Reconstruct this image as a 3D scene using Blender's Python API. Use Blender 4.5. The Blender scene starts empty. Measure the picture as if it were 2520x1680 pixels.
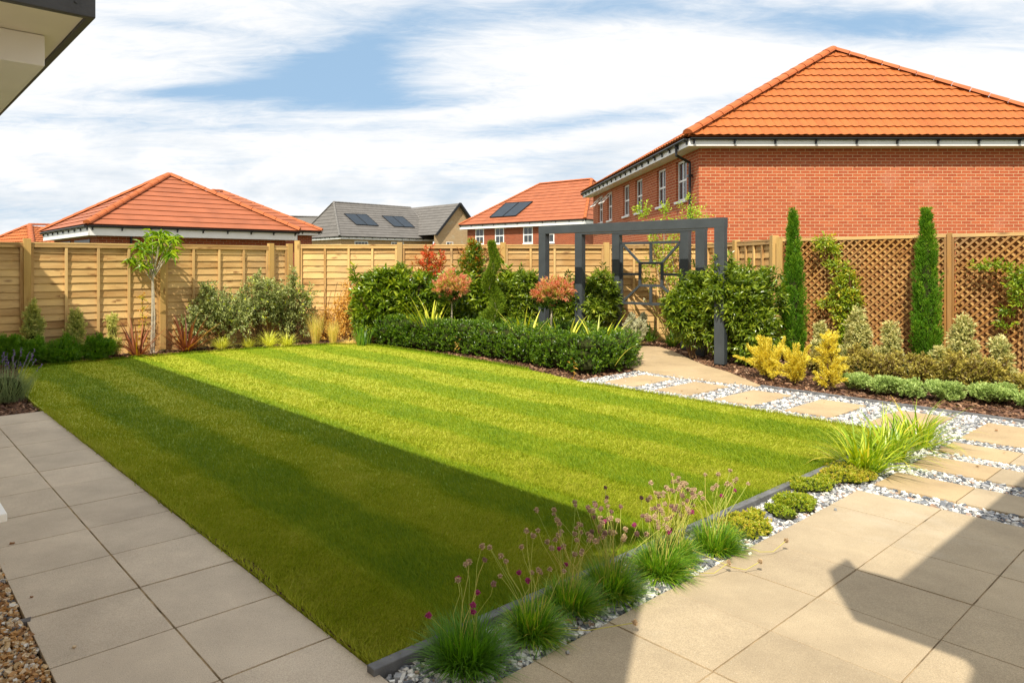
import bpy, math, numpy as np
from mathutils import Vector, Matrix
sc = bpy.context.scene
# ------------------------------------------------------------------ camera, sky, sun, exposure
F, U0, V0, H = 1724.0, 1050.0, 650.0, 1.45
cam_d = bpy.data.cameras.new('camera'); cam = bpy.data.objects.new('camera', cam_d)
sc.collection.objects.link(cam); sc.camera = cam
cam.location = (0, 0, H); cam.rotation_euler = (math.radians(90), 0, 0)
cam_d.sensor_width = 36; cam_d.lens = 36*F/2520
cam_d.shift_x = (1260-U0)/2520; cam_d.shift_y = -(840-V0)/2520
cam_d.clip_start = 0.05; cam_d.clip_end = 3000
SX, SY, TE = 0.371, 0.928, 1.12            # direction the sunlight travels, and tan(elevation)
ELEV = math.atan(TE)
sc.view_settings.view_transform = 'Standard'; sc.view_settings.look = 'None'
sc.view_settings.exposure = 0.38; sc.view_settings.gamma = 1.0
sun_d = bpy.data.lights.new('sun', 'SUN'); sun = bpy.data.objects.new('sun', sun_d)
sc.collection.objects.link(sun)
sun_d.energy = 4.6; sun_d.angle = math.radians(0.5); sun_d.color = (1.0, 0.93, 0.78)
ld = Vector((SX*math.cos(ELEV), SY*math.cos(ELEV), -math.sin(ELEV)))
sun.rotation_euler = ld.to_track_quat('-Z', 'Y').to_euler()

def N(nt, typ, **kw):
    n = nt.nodes.new(typ)
    for k, v in kw.items():
        if k.startswith('i_'):
            key = k[2:]
            key = int(key) if key.isdigit() else key.replace('_', ' ')
            n.inputs[key].default_value = v
        else: setattr(n, k, v)
    return n
def math_n(nt, op, a, b=None, c=None, clamp=False):
    n = nt.nodes.new('ShaderNodeMath'); n.operation = op; n.use_clamp = clamp
    for i, x in enumerate((a, b, c)):
        if x is None: continue
        if isinstance(x, (int, float)): n.inputs[i].default_value = x
        else: nt.links.new(x, n.inputs[i])
    return n.outputs[0]
def ramp(nt, fac, stops, interp='LINEAR'):
    r = nt.nodes.new('ShaderNodeValToRGB'); r.color_ramp.interpolation = interp
    e = r.color_ramp.elements
    while len(e) < len(stops): e.new(0.5)
    for el, (p, c) in zip(e, stops):
        el.position = p; el.color = (*c, 1) if len(c) == 3 else c
    nt.links.new(fac, r.inputs[0]); return r.outputs[0]
def mix(nt, fac, a, b, blend='MIX'):
    m = nt.nodes.new('ShaderNodeMix'); m.data_type = 'RGBA'; m.blend_type = blend
    for s, x in ((m.inputs[0], fac), (m.inputs[6], a), (m.inputs[7], b)):
        if isinstance(x, (int, float)): s.default_value = x
        elif isinstance(x, tuple): s.default_value = (*x, 1) if len(x) == 3 else x
        else: nt.links.new(x, s)
    return m.outputs[2]

world = bpy.data.worlds.new('World'); sc.world = world; world.use_nodes = True
def build_world():
    nt = world.node_tree; nt.nodes.clear(); L = nt.links.new
    out = N(nt, 'ShaderNodeOutputWorld'); bg = N(nt, 'ShaderNodeBackground'); L(bg.outputs[0], out.inputs[0])
    sky = N(nt, 'ShaderNodeTexSky', sky_type='NISHITA'); sky.sun_disc = False
    sky.sun_elevation = ELEV; sky.sun_rotation = math.atan2(-SX, -SY)
    sky.air_density = 1.0; sky.dust_density = 0.6; sky.ozone_density = 1.5
    tc = N(nt, 'ShaderNodeTexCoord'); D = tc.outputs['Generated']
    sep = N(nt, 'ShaderNodeSeparateXYZ'); L(D, sep.inputs[0])
    # flattened cloud layer coordinates
    zz = math_n(nt, 'ADD', math_n(nt, 'MAXIMUM', sep.outputs[2], 0.0), 0.16)
    cx = math_n(nt, 'DIVIDE', sep.outputs[0], zz); cy = math_n(nt, 'DIVIDE', sep.outputs[1], zz)
    cmb = N(nt, 'ShaderNodeCombineXYZ'); L(cx, cmb.inputs[0]); L(cy, cmb.inputs[1])
    mp = N(nt, 'ShaderNodeMapping'); mp.inputs['Rotation'].default_value = (0, 0, math.radians(-22))
    mp.inputs['Scale'].default_value = (0.34, 0.80, 1); L(cmb.outputs[0], mp.inputs[0])
    n1 = N(nt, 'ShaderNodeTexNoise', i_Scale=1.5, i_Detail=9.0, i_Roughness=0.60, i_Distortion=0.5); L(mp.outputs[0], n1.inputs[0])
    n2 = N(nt, 'ShaderNodeTexNoise', i_Scale=7.0, i_Detail=8.0, i_Roughness=0.66, i_Distortion=0.9); L(mp.outputs[0], n2.inputs[0])
    n4 = N(nt, 'ShaderNodeTexNoise', i_Scale=16.0, i_Detail=9.0, i_Roughness=0.68, i_Distortion=1.2); L(mp.outputs[0], n4.inputs[0])
    # openings of blue between the clouds, each at its own bearing
    def hole(u, v, su, sv, tilt, amp):
        d = Vector(((u-U0)/F, 1, (V0-v)/F)).normalized()
        ex = Vector((1, 0, 0)); ex = (ex - d*ex.dot(d)).normalized(); ez = ex.cross(d)*1.0
        c, s = math.cos(tilt), math.sin(tilt)
        e1 = ex*c + ez*s; e2 = ez*c - ex*s
        def dot(e):
            vm = N(nt, 'ShaderNodeVectorMath', operation='DOT_PRODUCT'); L(D, vm.inputs[0]); vm.inputs[1].default_value = e
            return vm.outputs['Value']
        a = math_n(nt, 'DIVIDE', dot(e1), su/F); b = math_n(nt, 'DIVIDE', dot(e2), sv/F)
        r2 = math_n(nt, 'ADD', math_n(nt, 'MULTIPLY', a, a), math_n(nt, 'MULTIPLY', b, b))
        g = math_n(nt, 'EXPONENT', math_n(nt, 'MULTIPLY', r2, -1.0))
        return math_n(nt, 'MULTIPLY', g, amp)
    holes = [hole(800, 185, 250, 72, 0.12, .62), hole(600, 215, 220, 36, .05, .42), hole(880, 215, 150, 40, -.1, .3), hole(420, 226, 190, 16, 0.02, .45), hole(900, 120, 150, 50, .4, .45), hole(1060, 30, 150, 45, -.1, .3),
             hole(1000, 250, 260, 30, .05, .5), hole(1450, 300, 330, 22, .12, .55), hole(420, 60, 240, 16, -.12, .30), hole(2130, 62, 260, 36, -.02, .85),
             hole(1500, 20, 330, 30, 0, .4), hole(700, 312, 330, 15, 0.0, .38), hole(90, 285, 190, 20, 0, .40), hole(1250, 395, 300, 25, .1, .38),
             hole(120, 520, 260, 25, 0, .30), hole(1150, 60, 520, 60, .1, .26), hole(1000, 330, 500, 40, .05, .22), hole(1120, 470, 240, 30, .1, .28)]
    hs = holes[0]
    for h in holes[1:]: hs = math_n(nt, 'ADD', hs, h)
    base = math_n(nt, 'ADD', math_n(nt, 'ADD', math_n(nt, 'MULTIPLY', n1.outputs[0], 1.5), math_n(nt, 'MULTIPLY', n2.outputs[0], .95)), math_n(nt, 'MULTIPLY', n4.outputs[0], .85))
    cov = math_n(nt, 'SUBTRACT', math_n(nt, 'ADD', base, -0.74), math_n(nt, 'MULTIPLY', hs, 1.3))
    cover = N(nt, 'ShaderNodeMapRange', interpolation_type='SMOOTHSTEP', i_From_Min=-.30, i_From_Max=1.0); L(cov, cover.inputs[0])
    # small heaped clouds low over the horizon
    n3 = N(nt, 'ShaderNodeTexNoise', i_Scale=6.0, i_Detail=7.0, i_Roughness=0.55, i_Distortion=.2)
    mp3 = N(nt, 'ShaderNodeMapping'); mp3.inputs['Scale'].default_value = (1, 1, 2.6); L(D, mp3.inputs[0]); L(mp3.outputs[0], n3.inputs[0])
    heap = N(nt, 'ShaderNodeMapRange', interpolation_type='SMOOTHSTEP', i_From_Min=.46, i_From_Max=.58); L(n3.outputs[0], heap.inputs[0])
    low = N(nt, 'ShaderNodeMapRange', interpolation_type='SMOOTHSTEP', i_From_Min=.24, i_From_Max=.10, i_To_Min=0.0, i_To_Max=1.0); L(sep.outputs[2], low.inputs[0])
    shade = ramp(nt, n3.outputs[0], [(0.34, (5.9, 6.4, 6.9)), (.47, (7.3, 7.5, 7.7)), (0.60, (8.2, 8.15, 8.05))])
    white = ramp(nt, n2.outputs[0], [(.3, (7.5, 7.7, 7.9)), (.5, (8.0, 8.0, 8.0)), (.7, (8.3, 8.25, 8.2))])
    cloudc = mix(nt, math_n(nt, 'MULTIPLY', heap.outputs[0], low.outputs[0]), mix(nt, low.outputs[0], white, shade), (8.5, 8.4, 8.25))
    # average the clouds seen overhead a little darker, as thin high cloud is
    blue = mix(nt, 0.82, sky.outputs[0], (3.0, 4.6, 6.4))
    col = mix(nt, cover.outputs[0], blue, cloudc)
    hi = N(nt, 'ShaderNodeMapRange', interpolation_type='SMOOTHSTEP', i_From_Min=.42, i_From_Max=.8, i_To_Min=0.0, i_To_Max=.25); L(sep.outputs[2], hi.inputs[0])
    col = mix(nt, hi.outputs[0], col, (5.5, 7.0, 8.6))
    up = N(nt, 'ShaderNodeMapRange', interpolation_type='SMOOTHSTEP', i_From_Min=.42, i_From_Max=.75, i_To_Min=1.0, i_To_Max=.98); L(sep.outputs[2], up.inputs[0])
    sc_ = N(nt, 'ShaderNodeVectorMath', operation='SCALE'); L(col, sc_.inputs[0]); L(up.outputs[0], sc_.inputs['Scale'])
    L(sc_.outputs[0], bg.inputs[0]); bg.inputs[1].default_value = 0.1
build_world()

# ------------------------------------------------------------------ coordinates
# plan axes: A runs up the garden beside the house, B across it (metres)
A = np.array((-1405.0, 1724.0, 0)); A /= np.linalg.norm(A)
B = np.array((2115.0, 1724.0, 0)); B /= np.linalg.norm(B)
Z = np.array((0, 0, 1.0))
def AB(a, b, z=0.0): return A*a + B*b + Z*z
def G(u, v, z=0.0):
    y = (H-z)*F/(v-V0); return np.array(((u-U0)*y/F, y, z))
def AT(u, y, z=0.0): return np.array(((u-U0)*y/F, y, z))
def HZ(v, y): return H-(v-V0)*y/F
def PB(u, b): r = (u-U0)/F; return b/(B[0]*r+B[1])
def PA(u, a): r = (u-U0)/F; return a/(A[1]+A[0]*r)
def RP(u, v, p0, n):
    d = np.array(((u-U0)/F, 1, (V0-v)/F)); o = np.array((0, 0, H))
    t = np.dot(np.asarray(p0)-o, n)/np.dot(d, n); return o+d*t
rng = np.random.default_rng(7)

# ------------------------------------------------------------------ objects
def worigin(o):
    p = np.zeros(3)
    while o is not None: p += np.array(o.location); o = o.parent
    return p
def tag(o, label=None, cat=None, group=None, kind=None):
    if label: o['label'] = label
    if cat: o['category'] = cat
    if group: o['group'] = group
    if kind: o['kind'] = kind
    return o
def thing(name, loc, label, cat, group=None):
    o = bpy.data.objects.new(name, None); o.empty_display_size = .1
    sc.collection.objects.link(o); o.location = tuple(loc); return tag(o, label, cat, group)
def link_mesh(name, me, mat, parent=None, loc=None):
    o = bpy.data.objects.new(name, me); sc.collection.objects.link(o)
    if mat is not None:
        for m in (mat if isinstance(mat, (list, tuple)) else [mat]): me.materials.append(m)
    if parent is not None: o.parent = parent
    if loc is not None: o.location = tuple(loc)
    return o
def npmesh(name, V, Fc, mat, parent=None, tint=None, smooth=False, loc=None):
    V = np.asarray(V, float); Fc = np.asarray(Fc, np.int32)
    org = worigin(parent) if parent is not None else np.zeros(3)
    if loc is not None: org = org + np.asarray(loc)
    me = bpy.data.meshes.new(name); k = Fc.shape[1]
    me.vertices.add(len(V)); me.vertices.foreach_set('co', (V-org).astype(np.float32).ravel())
    me.loops.add(Fc.size); me.loops.foreach_set('vertex_index', Fc.ravel())
    me.polygons.add(len(Fc)); me.polygons.foreach_set('loop_start', np.arange(0, Fc.size, k, dtype=np.int32))
    me.polygons.foreach_set('loop_total', np.full(len(Fc), k, np.int32))
    me.polygons.foreach_set('use_smooth', np.full(len(Fc), bool(smooth)))
    if tint is not None:
        me.attributes.new('tint', 'FLOAT', 'POINT').data.foreach_set('value', np.asarray(tint, np.float32))
    me.update(calc_edges=True)
    return link_mesh(name, me, mat, parent, loc)
class MB:
    def __init__(s): s.v = []; s.f = []; s.t = []
    def add(s, vs, fs, tint=None):
        n = len(s.v); s.v += [tuple(map(float, p)) for p in vs]; s.f += [tuple(i+n for i in f) for f in fs]
        s.t += [tint if tint is not None else .5]*len(vs); return s
    def box(s, c, ex, ey, ez, tint=None):        # centre, half-vectors
        c, ex, ey, ez = (np.asarray(x, float) for x in (c, ex, ey, ez))
        P = [c+i*ex+j*ey+k*ez for k in (-1, 1) for j in (-1, 1) for i in (-1, 1)]
        return s.add(P, [(0, 2, 3, 1), (4, 5, 7, 6), (0, 1, 5, 4), (2, 6, 7, 3), (0, 4, 6, 2), (1, 3, 7, 5)], tint)
    def bar(s, p, q, w, h, up=(0, 0, 1), tint=None):       # beam from p to q, full width w (sideways) and height h (up)
        p, q, up = np.asarray(p, float), np.asarray(q, float), np.asarray(up, float)
        d = q-p; L = np.linalg.norm(d); d /= L; sd = np.cross(d, up); sd /= np.linalg.norm(sd); uu = np.cross(sd, d)
        return s.box((p+q)/2, d*L/2, sd*w/2, uu*h/2, tint)
    def prism(s, poly, z0, z1, tint=None):
        n = len(poly); P = [(p[0], p[1], z0) for p in poly]+[(p[0], p[1], z1) for p in poly]
        return s.add(P, [tuple(range(n))[::-1], tuple(range(n, 2*n))]+[(i, (i+1) % n, (i+1) % n+n, i+n) for i in range(n)], tint)
    def tube(s, pts, rad, n=6, tint=None, cap=True):
        pts = [np.asarray(p, float) for p in pts]; m = len(pts)
        if isinstance(rad, (int, float)): rad = [rad]*m
        V = []
        for i, p in enumerate(pts):
            d = pts[min(i+1, m-1)]-pts[max(i-1, 0)]; d = d/(np.linalg.norm(d)+1e-9)
            r = np.array((1, 0, 0)) if abs(d[0]) < .8 else np.array((0, 1, 0))
            e1 = np.cross(d, r); e1 /= np.linalg.norm(e1); e2 = np.cross(d, e1)
            for j in range(n):
                a = 2*math.pi*j/n; V.append(p+rad[i]*(e1*math.cos(a)+e2*math.sin(a)))
        Fs = [(i*n+j, i*n+(j+1) % n, (i+1)*n+(j+1) % n, (i+1)*n+j) for i in range(m-1) for j in range(n)]
        if cap: Fs += [tuple(range(n))[::-1], tuple(range((m-1)*n, m*n))]
        return s.add(V, Fs, tint)
    def build(s, name, mat, parent=None, smooth=False, bevel=0, uv=False, loc=None, auto=False):
        org = worigin(parent) if parent is not None else np.zeros(3)
        if loc is not None: org = org+np.asarray(loc)
        me = bpy.data.meshes.new(name); V = np.array(s.v)
        me.from_pydata((V-org).tolist(), [], s.f); me.update()
        me.attributes.new('tint', 'FLOAT', 'POINT').data.foreach_set('value', np.array(s.t, np.float32))
        if smooth: me.polygons.foreach_set('use_smooth', np.ones(len(me.polygons), bool))
        if uv:
            l = me.uv_layers.new(name='UVMap')
            for p in me.polygons:
                n = p.normal
                if abs(n.z) < .9:
                    t = Vector((0, 0, 1)).cross(n); t.normalize(); w = n.cross(t)
                else: t = Vector((1, 0, 0)); w = Vector((0, 1, 0))
                for li in p.loop_indices:
                    co = Vector(V[me.loops[li].vertex_index].tolist()); q = (co.dot(t), co.dot(w)); l.data[li].uv = q if uv is True else (q[1], q[0])
        o = link_mesh(name, me, mat, parent, loc)
        if bevel:
            b = o.modifiers.new('bevel', 'BEVEL'); b.width = bevel; b.segments = 2; b.limit_method = 'ANGLE'
        return o
def structure(o): o['kind'] = 'structure'; return o
def stuff(o, label=None, cat=None): tag(o, label, cat); o['kind'] = 'stuff'; return o

# ------------------------------------------------------------------ materials
MATS = {}
def mat_base(name):
    m = bpy.data.materials.new(name); m.use_nodes = True; nt = m.node_tree
    b = nt.nodes['Principled BSDF']; MATS[name] = m; return m, nt, b, nt.links.new
def plain(name, col, rough=.6, spec=.4, noise=.12, scale=8, metallic=0, bump=0, bscale=60):
    m, nt, b, L = mat_base(name)
    tc = N(nt, 'ShaderNodeTexCoord'); n = N(nt, 'ShaderNodeTexNoise', i_Scale=float(scale), i_Detail=6.0); L(tc.outputs['Object'], n.inputs[0])
    c0 = tuple(max(0, x*(1-noise)) for x in col); c1 = tuple(min(1, x*(1+noise)) for x in col)
    L(ramp(nt, n.outputs[0], [(.3, c0), (.7, c1)]), b.inputs['Base Color'])
    b.inputs['Roughness'].default_value = rough; b.inputs['Specular IOR Level'].default_value = spec; b.inputs['Metallic'].default_value = metallic
    if bump:
        n2 = N(nt, 'ShaderNodeTexNoise', i_Scale=float(bscale), i_Detail=5.0); L(tc.outputs['Object'], n2.inputs[0])
        bp = N(nt, 'ShaderNodeBump', i_Strength=float(bump), i_Distance=.01); L(n2.outputs[0], bp.inputs['Height']); L(bp.outputs[0], b.inputs['Normal'])
    return m
def leafmat(name, stops, rough=.42, trans=.3, spec=.5, patch=0.0):
    m, nt, b, L = mat_base(name)
    at = N(nt, 'ShaderNodeAttribute', attribute_name='tint')
    fac = at.outputs['Fac']
    col = ramp(nt, fac, [(p, tuple(min(.92, x*k) for x, k in zip(c, (1.42, 1.34, 1.15)))) for p, c in stops])
    L(col, b.inputs['Base Color']); b.inputs['Roughness'].default_value = rough; b.inputs['Specular IOR Level'].default_value = spec
    tr = N(nt, 'ShaderNodeBsdfTranslucent'); hs = N(nt, 'ShaderNodeHueSaturation', i_Value=1.5, i_Saturation=1.1); L(col, hs.inputs['Color'])
    L(hs.outputs[0], tr.inputs[0])
    mx = N(nt, 'ShaderNodeMixShader'); mx.inputs[0].default_value = trans
    L(b.outputs[0], mx.inputs[1]); L(tr.outputs[0], mx.inputs[2]); L(mx.outputs[0], nt.nodes['Material Output'].inputs[0])
    return m
def brickmat(name, c1, c2, mortar, scale=1.0):
    m, nt, b, L = mat_base(name)
    uv = N(nt, 'ShaderNodeUVMap'); br = N(nt, 'ShaderNodeTexBrick'); L(uv.outputs[0], br.inputs[0])
    br.offset = .5; br.inputs['Scale'].default_value = scale; br.inputs['Brick Width'].default_value = .225; br.inputs['Row Height'].default_value = .075
    br.inputs['Mortar Size'].default_value = .0062; br.inputs['Mortar Smooth'].default_value = .15; br.inputs['Bias'].default_value = 0
    n = N(nt, 'ShaderNodeTexNoise', i_Scale=1.3, i_Detail=5.0); L(uv.outputs[0], n.inputs[0])
    n2 = N(nt, 'ShaderNodeTexNoise', i_Scale=30.0, i_Detail=6.0); L(uv.outputs[0], n2.inputs[0])
    br.inputs['Color1'].default_value = (*c1, 1); br.inputs['Color2'].default_value = (*c2, 1); br.inputs['Mortar'].default_value = (*mortar, 1)
    pale = ramp(nt, n.outputs[0], [(.58, (0, 0, 0)), (.72, (.35, .35, .35))])
    c = mix(nt, pale, br.outputs[0], (min(1, c1[0]*1.15), c1[1]*2.0, c1[2]*3.2))
    c = mix(nt, .55, c, ramp(nt, n2.outputs[0], [(.3, (.35, .35, .35)), (.7, (.65, .65, .65))]), 'OVERLAY')
    L(c, b.inputs['Base Color']); b.inputs['Roughness'].default_value = .85; b.inputs['Specular IOR Level'].default_value = .2
    bp = N(nt, 'ShaderNodeBump', i_Strength=.6, i_Distance=.006); bp.invert = True; L(br.outputs['Fac'], bp.inputs['Height']); L(bp.outputs[0], b.inputs['Normal'])
    return m
def tilemat(name, col, var=.14, joints=0.0):
    m, nt, b, L = mat_base(name)
    at = N(nt, 'ShaderNodeAttribute', attribute_name='tint'); tc = N(nt, 'ShaderNodeTexCoord')
    n = N(nt, 'ShaderNodeTexNoise', i_Scale=1.2, i_Detail=7.0, i_Roughness=.6); L(tc.outputs['Object'], n.inputs[0])
    s = math_n(nt, 'ADD', math_n(nt, 'MULTIPLY', at.outputs['Fac'], .22), math_n(nt, 'MULTIPLY', n.outputs[0], .78))
    c0 = tuple(x*(1-var) for x in col); c1 = tuple(min(1, x*(1+var)) for x in col)
    c = ramp(nt, s, [(.3, c0), (.7, c1)])
    if joints:
        uv = N(nt, 'ShaderNodeUVMap'); br = N(nt, 'ShaderNodeTexBrick'); L(uv.outputs[0], br.inputs[0])
        br.offset = .5; br.inputs['Scale'].default_value = 1; br.inputs['Brick Width'].default_value = .30; br.inputs['Row Height'].default_value = joints
        br.inputs['Mortar Size'].default_value = .004; br.inputs['Mortar Smooth'].default_value = .1
        br.inputs['Color1'].default_value = (1, 1, 1, 1); br.inputs['Color2'].default_value = (.86, .86, .86, 1); br.inputs['Mortar'].default_value = (.45, .45, .45, 1)
        c = mix(nt, 1.0, c, br.outputs[0], 'MULTIPLY')
    L(c, b.inputs['Base Color']); b.inputs['Roughness'].default_value = .62; b.inputs['Specular IOR Level'].default_value = .35
    return m
def woodmat(name, c0, c1, knot, scale=1.0, rough=.75):
    m, nt, b, L = mat_base(name)
    tc = N(nt, 'ShaderNodeTexCoord'); at = N(nt, 'ShaderNodeAttribute', attribute_name='tint')
    uv = N(nt, 'ShaderNodeUVMap')
    off = N(nt, 'ShaderNodeVectorMath', operation='ADD'); L(uv.outputs[0], off.inputs[0])
    cb = N(nt, 'ShaderNodeCombineXYZ'); L(math_n(nt, 'MULTIPLY', at.outputs['Fac'], 37.0), cb.inputs[0]); L(math_n(nt, 'MULTIPLY', at.outputs['Fac'], 11.0), cb.inputs[2])
    L(cb.outputs[0], off.inputs[1])
    mp = N(nt, 'ShaderNodeMapping'); mp.inputs['Scale'].default_value = (1.5*scale, 26*scale, 1); L(off.outputs[0], mp.inputs[0])
    n = N(nt, 'ShaderNodeTexNoise', i_Scale=1.0, i_Detail=6.0, i_Roughness=.6, i_Distortion=.6); L(mp.outputs[0], n.inputs[0])
    nb = N(nt, 'ShaderNodeTexNoise', i_Scale=1.6, i_Detail=3.0); L(off.outputs[0], nb.inputs[0])
    f = math_n(nt, 'ADD', math_n(nt, 'MULTIPLY', n.outputs[0], .45), math_n(nt, 'ADD', math_n(nt, 'MULTIPLY', nb.outputs[0], .35), math_n(nt, 'MULTIPLY', at.outputs['Fac'], .25)))
    c = ramp(nt, f, [(.34, c0), (.66, c1)])
    mk = N(nt, 'ShaderNodeMapping'); mk.inputs['Scale'].default_value = (3.2, 9.0, 1); L(off.outputs[0], mk.inputs[0])
    vo = N(nt, 'ShaderNodeTexVoronoi', i_Scale=1.0, i_Randomness=1.0); L(mk.outputs[0], vo.inputs[0])
    vc = N(nt, 'ShaderNodeSeparateColor'); L(vo.outputs['Color'], vc.inputs[0])
    kf = ramp(nt, vo.outputs['Distance'], [(.08, (1, 1, 1)), (.26, (0, 0, 0))])
    kf = math_n(nt, 'MULTIPLY', kf, math_n(nt, 'GREATER_THAN', vc.outputs[0], .35))
    c = mix(nt, math_n(nt, 'MULTIPLY', kf, .8), c, knot)
    ws = N(nt, 'ShaderNodeTexNoise', i_Scale=.8, i_Detail=5.0, i_Roughness=.6); L(uv.outputs[0], ws.inputs[0])
    c = mix(nt, math_n(nt, 'MULTIPLY', ramp(nt, ws.outputs[0], [(.45, (0, 0, 0)), (.68, (1, 1, 1))]), .38), c, (.36, .27, .16))
    L(c, b.inputs['Base Color']); b.inputs['Roughness'].default_value = rough; b.inputs['Specular IOR Level'].default_value = .25
    bp = N(nt, 'ShaderNodeBump', i_Strength=.35, i_Distance=.004); L(n.outputs[0], bp.inputs['Height']); L(bp.outputs[0], b.inputs['Normal'])
    return m

M_wood = woodmat('fence_wood', (.37, .195, .065), (.74, .48, .195), (.20, .08, .025))
M_post = woodmat('fence_post_wood', (.42, .25, .075), (.60, .38, .13), (.2, .08, .02))
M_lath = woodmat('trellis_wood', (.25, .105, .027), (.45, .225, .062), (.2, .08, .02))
M_lath_lit = woodmat('lit_trellis_wood', (.36, .18, .052), (.62, .37, .125), (.2, .08, .02))  # lighter copy of the lath wood, its sunlit look put into the colour
M_backwood = woodmat('brown_fence_wood', (.27, .10, .030), (.42, .18, .055), (.12, .05, .02))
M_pergola = plain('dark_grey_paint', (.052, .060, .066), .5, .4, .12, 5, bump=.12, bscale=40)
M_brick = brickmat('red_brick', (.47, .118, .047), (.37, .080, .034), (.60, .40, .23))
M_brick_dark = brickmat('deep_red_brick', (.34, .080, .032), (.25, .055, .025), (.42, .27, .17))
M_brick_buff = brickmat('buff_brick', (.50, .33, .17), (.42, .27, .14), (.5, .40, .26))
M_tile_big = tilemat('orange_pantile', (.43, .122, .028))
M_tile_red = tilemat('red_flat_tile', (.37, .115, .050), .16, .0)
M_tile_grey = tilemat('grey_roof_tile', (.155, .143, .132), .14, .0)
M_ridge = plain('terracotta_ridge', (.46, .125, .038), .65, .3, .12, 3)
M_ridge_grey = plain('grey_ridge', (.17, .16, .15), .7, .3, .2, 6)
M_white = plain('white_upvc', (.88, .87, .85), .35, .5, .03, 3)
M_white_shop = plain('cream_render', (.78, .71, .58), .6, .3, .05, 4)
M_offwhite = plain('off_white_board', (.82, .79, .74), .5, .4, .03, 4)
M_black = plain('black_plastic', (.012, .012, .013), .35, .5, .1, 5)
M_gut = plain('anthracite_gutter', (.045, .045, .047), .45, .5, .2, 12, bump=.1)
M_glass = plain('dark_window_glass', (.035, .04, .045), .06, .8, .2, 2)
M_curtain = plain('dim_room', (.03, .03, .03), .9, .2, .3, 2)
M_solar = plain('solar_glass', (.012, .022, .035), .18, .7, .25, 3)
M_solar_frame = plain('solar_frame', (.01, .01, .012), .5, .4)
M_bark = plain('grey_bark', (.30, .24, .17), .9, .2, .35, 30, bump=.4, bscale=60)
M_palebark = plain('pale_bark', (.42, .36, .27), .85, .2, .3, 25, bump=.3)
M_twig = plain('twig_brown', (.13, .075, .035), .9, .15, .3, 20)
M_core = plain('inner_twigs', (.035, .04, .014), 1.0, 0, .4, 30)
M_edge = plain('grey_timber_edging', (.15, .15, .155), .75, .3, .25, 14, bump=.4, bscale=50)

def slabmat(name, c, speck=.35):
    m, nt, b, L = mat_base(name)
    tc = N(nt, 'ShaderNodeTexCoord'); at = N(nt, 'ShaderNodeAttribute', attribute_name='tint')
    n1 = N(nt, 'ShaderNodeTexNoise', i_Scale=2.2, i_Detail=7.0, i_Roughness=.62); L(tc.outputs['Object'], n1.inputs[0])
    n2 = N(nt, 'ShaderNodeTexNoise', i_Scale=260.0, i_Detail=2.0); L(tc.outputs['Object'], n2.inputs[0])
    n3 = N(nt, 'ShaderNodeTexVoronoi', i_Scale=150.0); L(tc.outputs['Object'], n3.inputs[0])
    v3 = N(nt, 'ShaderNodeSeparateColor'); L(n3.outputs['Color'], v3.inputs[0])
    f = math_n(nt, 'ADD', math_n(nt, 'MULTIPLY', n1.outputs[0], .85), math_n(nt, 'MULTIPLY', at.outputs['Fac'], .15))
    base = ramp(nt, f, [(.32, tuple(x*.84 for x in c)), (.68, tuple(min(1, x*1.13) for x in c))])
    base = mix(nt, .5, base, ramp(nt, n2.outputs[0], [(.3, (.28, .28, .28)), (.7, (.72, .72, .72))]), 'OVERLAY')
    n5 = N(nt, 'ShaderNodeTexNoise', i_Scale=.9, i_Detail=9.0, i_Roughness=.7); L(tc.outputs['Object'], n5.inputs[0])
    base = mix(nt, math_n(nt, 'MULTIPLY', ramp(nt, n5.outputs[0], [(.47, (0, 0, 0)), (.66, (1, 1, 1))]), .38), base, (c[0]*.55, c[1]*.52, c[2]*.52))
    base = mix(nt, math_n(nt, 'MULTIPLY', ramp(nt, n5.outputs[0], [(.28, (1, 1, 1)), (.42, (0, 0, 0))]), .25), base, (.62, .56, .46))
    sp = math_n(nt, 'MULTIPLY', ramp(nt, n3.outputs['Distance'], [(.16, (1, 1, 1)), (.30, (0, 0, 0))]), math_n(nt, 'LESS_THAN', v3.outputs[0], .16))
    base = mix(nt, math_n(nt, 'MULTIPLY', sp, .55), base, (c[0]*.35, c[1]*.3, c[2]*.3))
    sp2 = math_n(nt, 'MULTIPLY', ramp(nt, n3.outputs['Distance'], [(.14, (1, 1, 1)), (.26, (0, 0, 0))]), math_n(nt, 'GREATER_THAN', v3.outputs[0], .93))
    base = mix(nt, math_n(nt, 'MULTIPLY', sp2, .6), base, (.75, .70, .6))
    L(base, b.inputs['Base Color']); b.inputs['Roughness'].default_value = .8; b.inputs['Specular IOR Level'].default_value = .3
    bp = N(nt, 'ShaderNodeBump', i_Strength=.25, i_Distance=.002); L(n2.outputs[0], bp.inputs['Height']); L(bp.outputs[0], b.inputs['Normal'])
    return m
M_slab = slabmat('concrete_slab', (.435, .345, .228))
M_sandslab = slabmat('sandstone_slab', (.485, .355, .205))
M_path = slabmat('grey_slab', (.56, .465, .355))
M_joint = plain('joint_mortar', (.30, .22, .13), .95, .1, .75, 9)
def stonemat(name, stops):
    m, nt, b, L = mat_base(name)
    at = N(nt, 'ShaderNodeAttribute', attribute_name='tint'); tc = N(nt, 'ShaderNodeTexCoord')
    n = N(nt, 'ShaderNodeTexNoise', i_Scale=90.0, i_Detail=4.0); L(tc.outputs['Object'], n.inputs[0])
    c = ramp(nt, at.outputs['Fac'], stops, 'CONSTANT')
    c = mix(nt, .45, c, ramp(nt, n.outputs[0], [(.3, (.3, .3, .3)), (.7, (.7, .7, .7))]), 'OVERLAY')
    L(c, b.inputs['Base Color']); b.inputs['Roughness'].default_value = .7; return m
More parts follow.
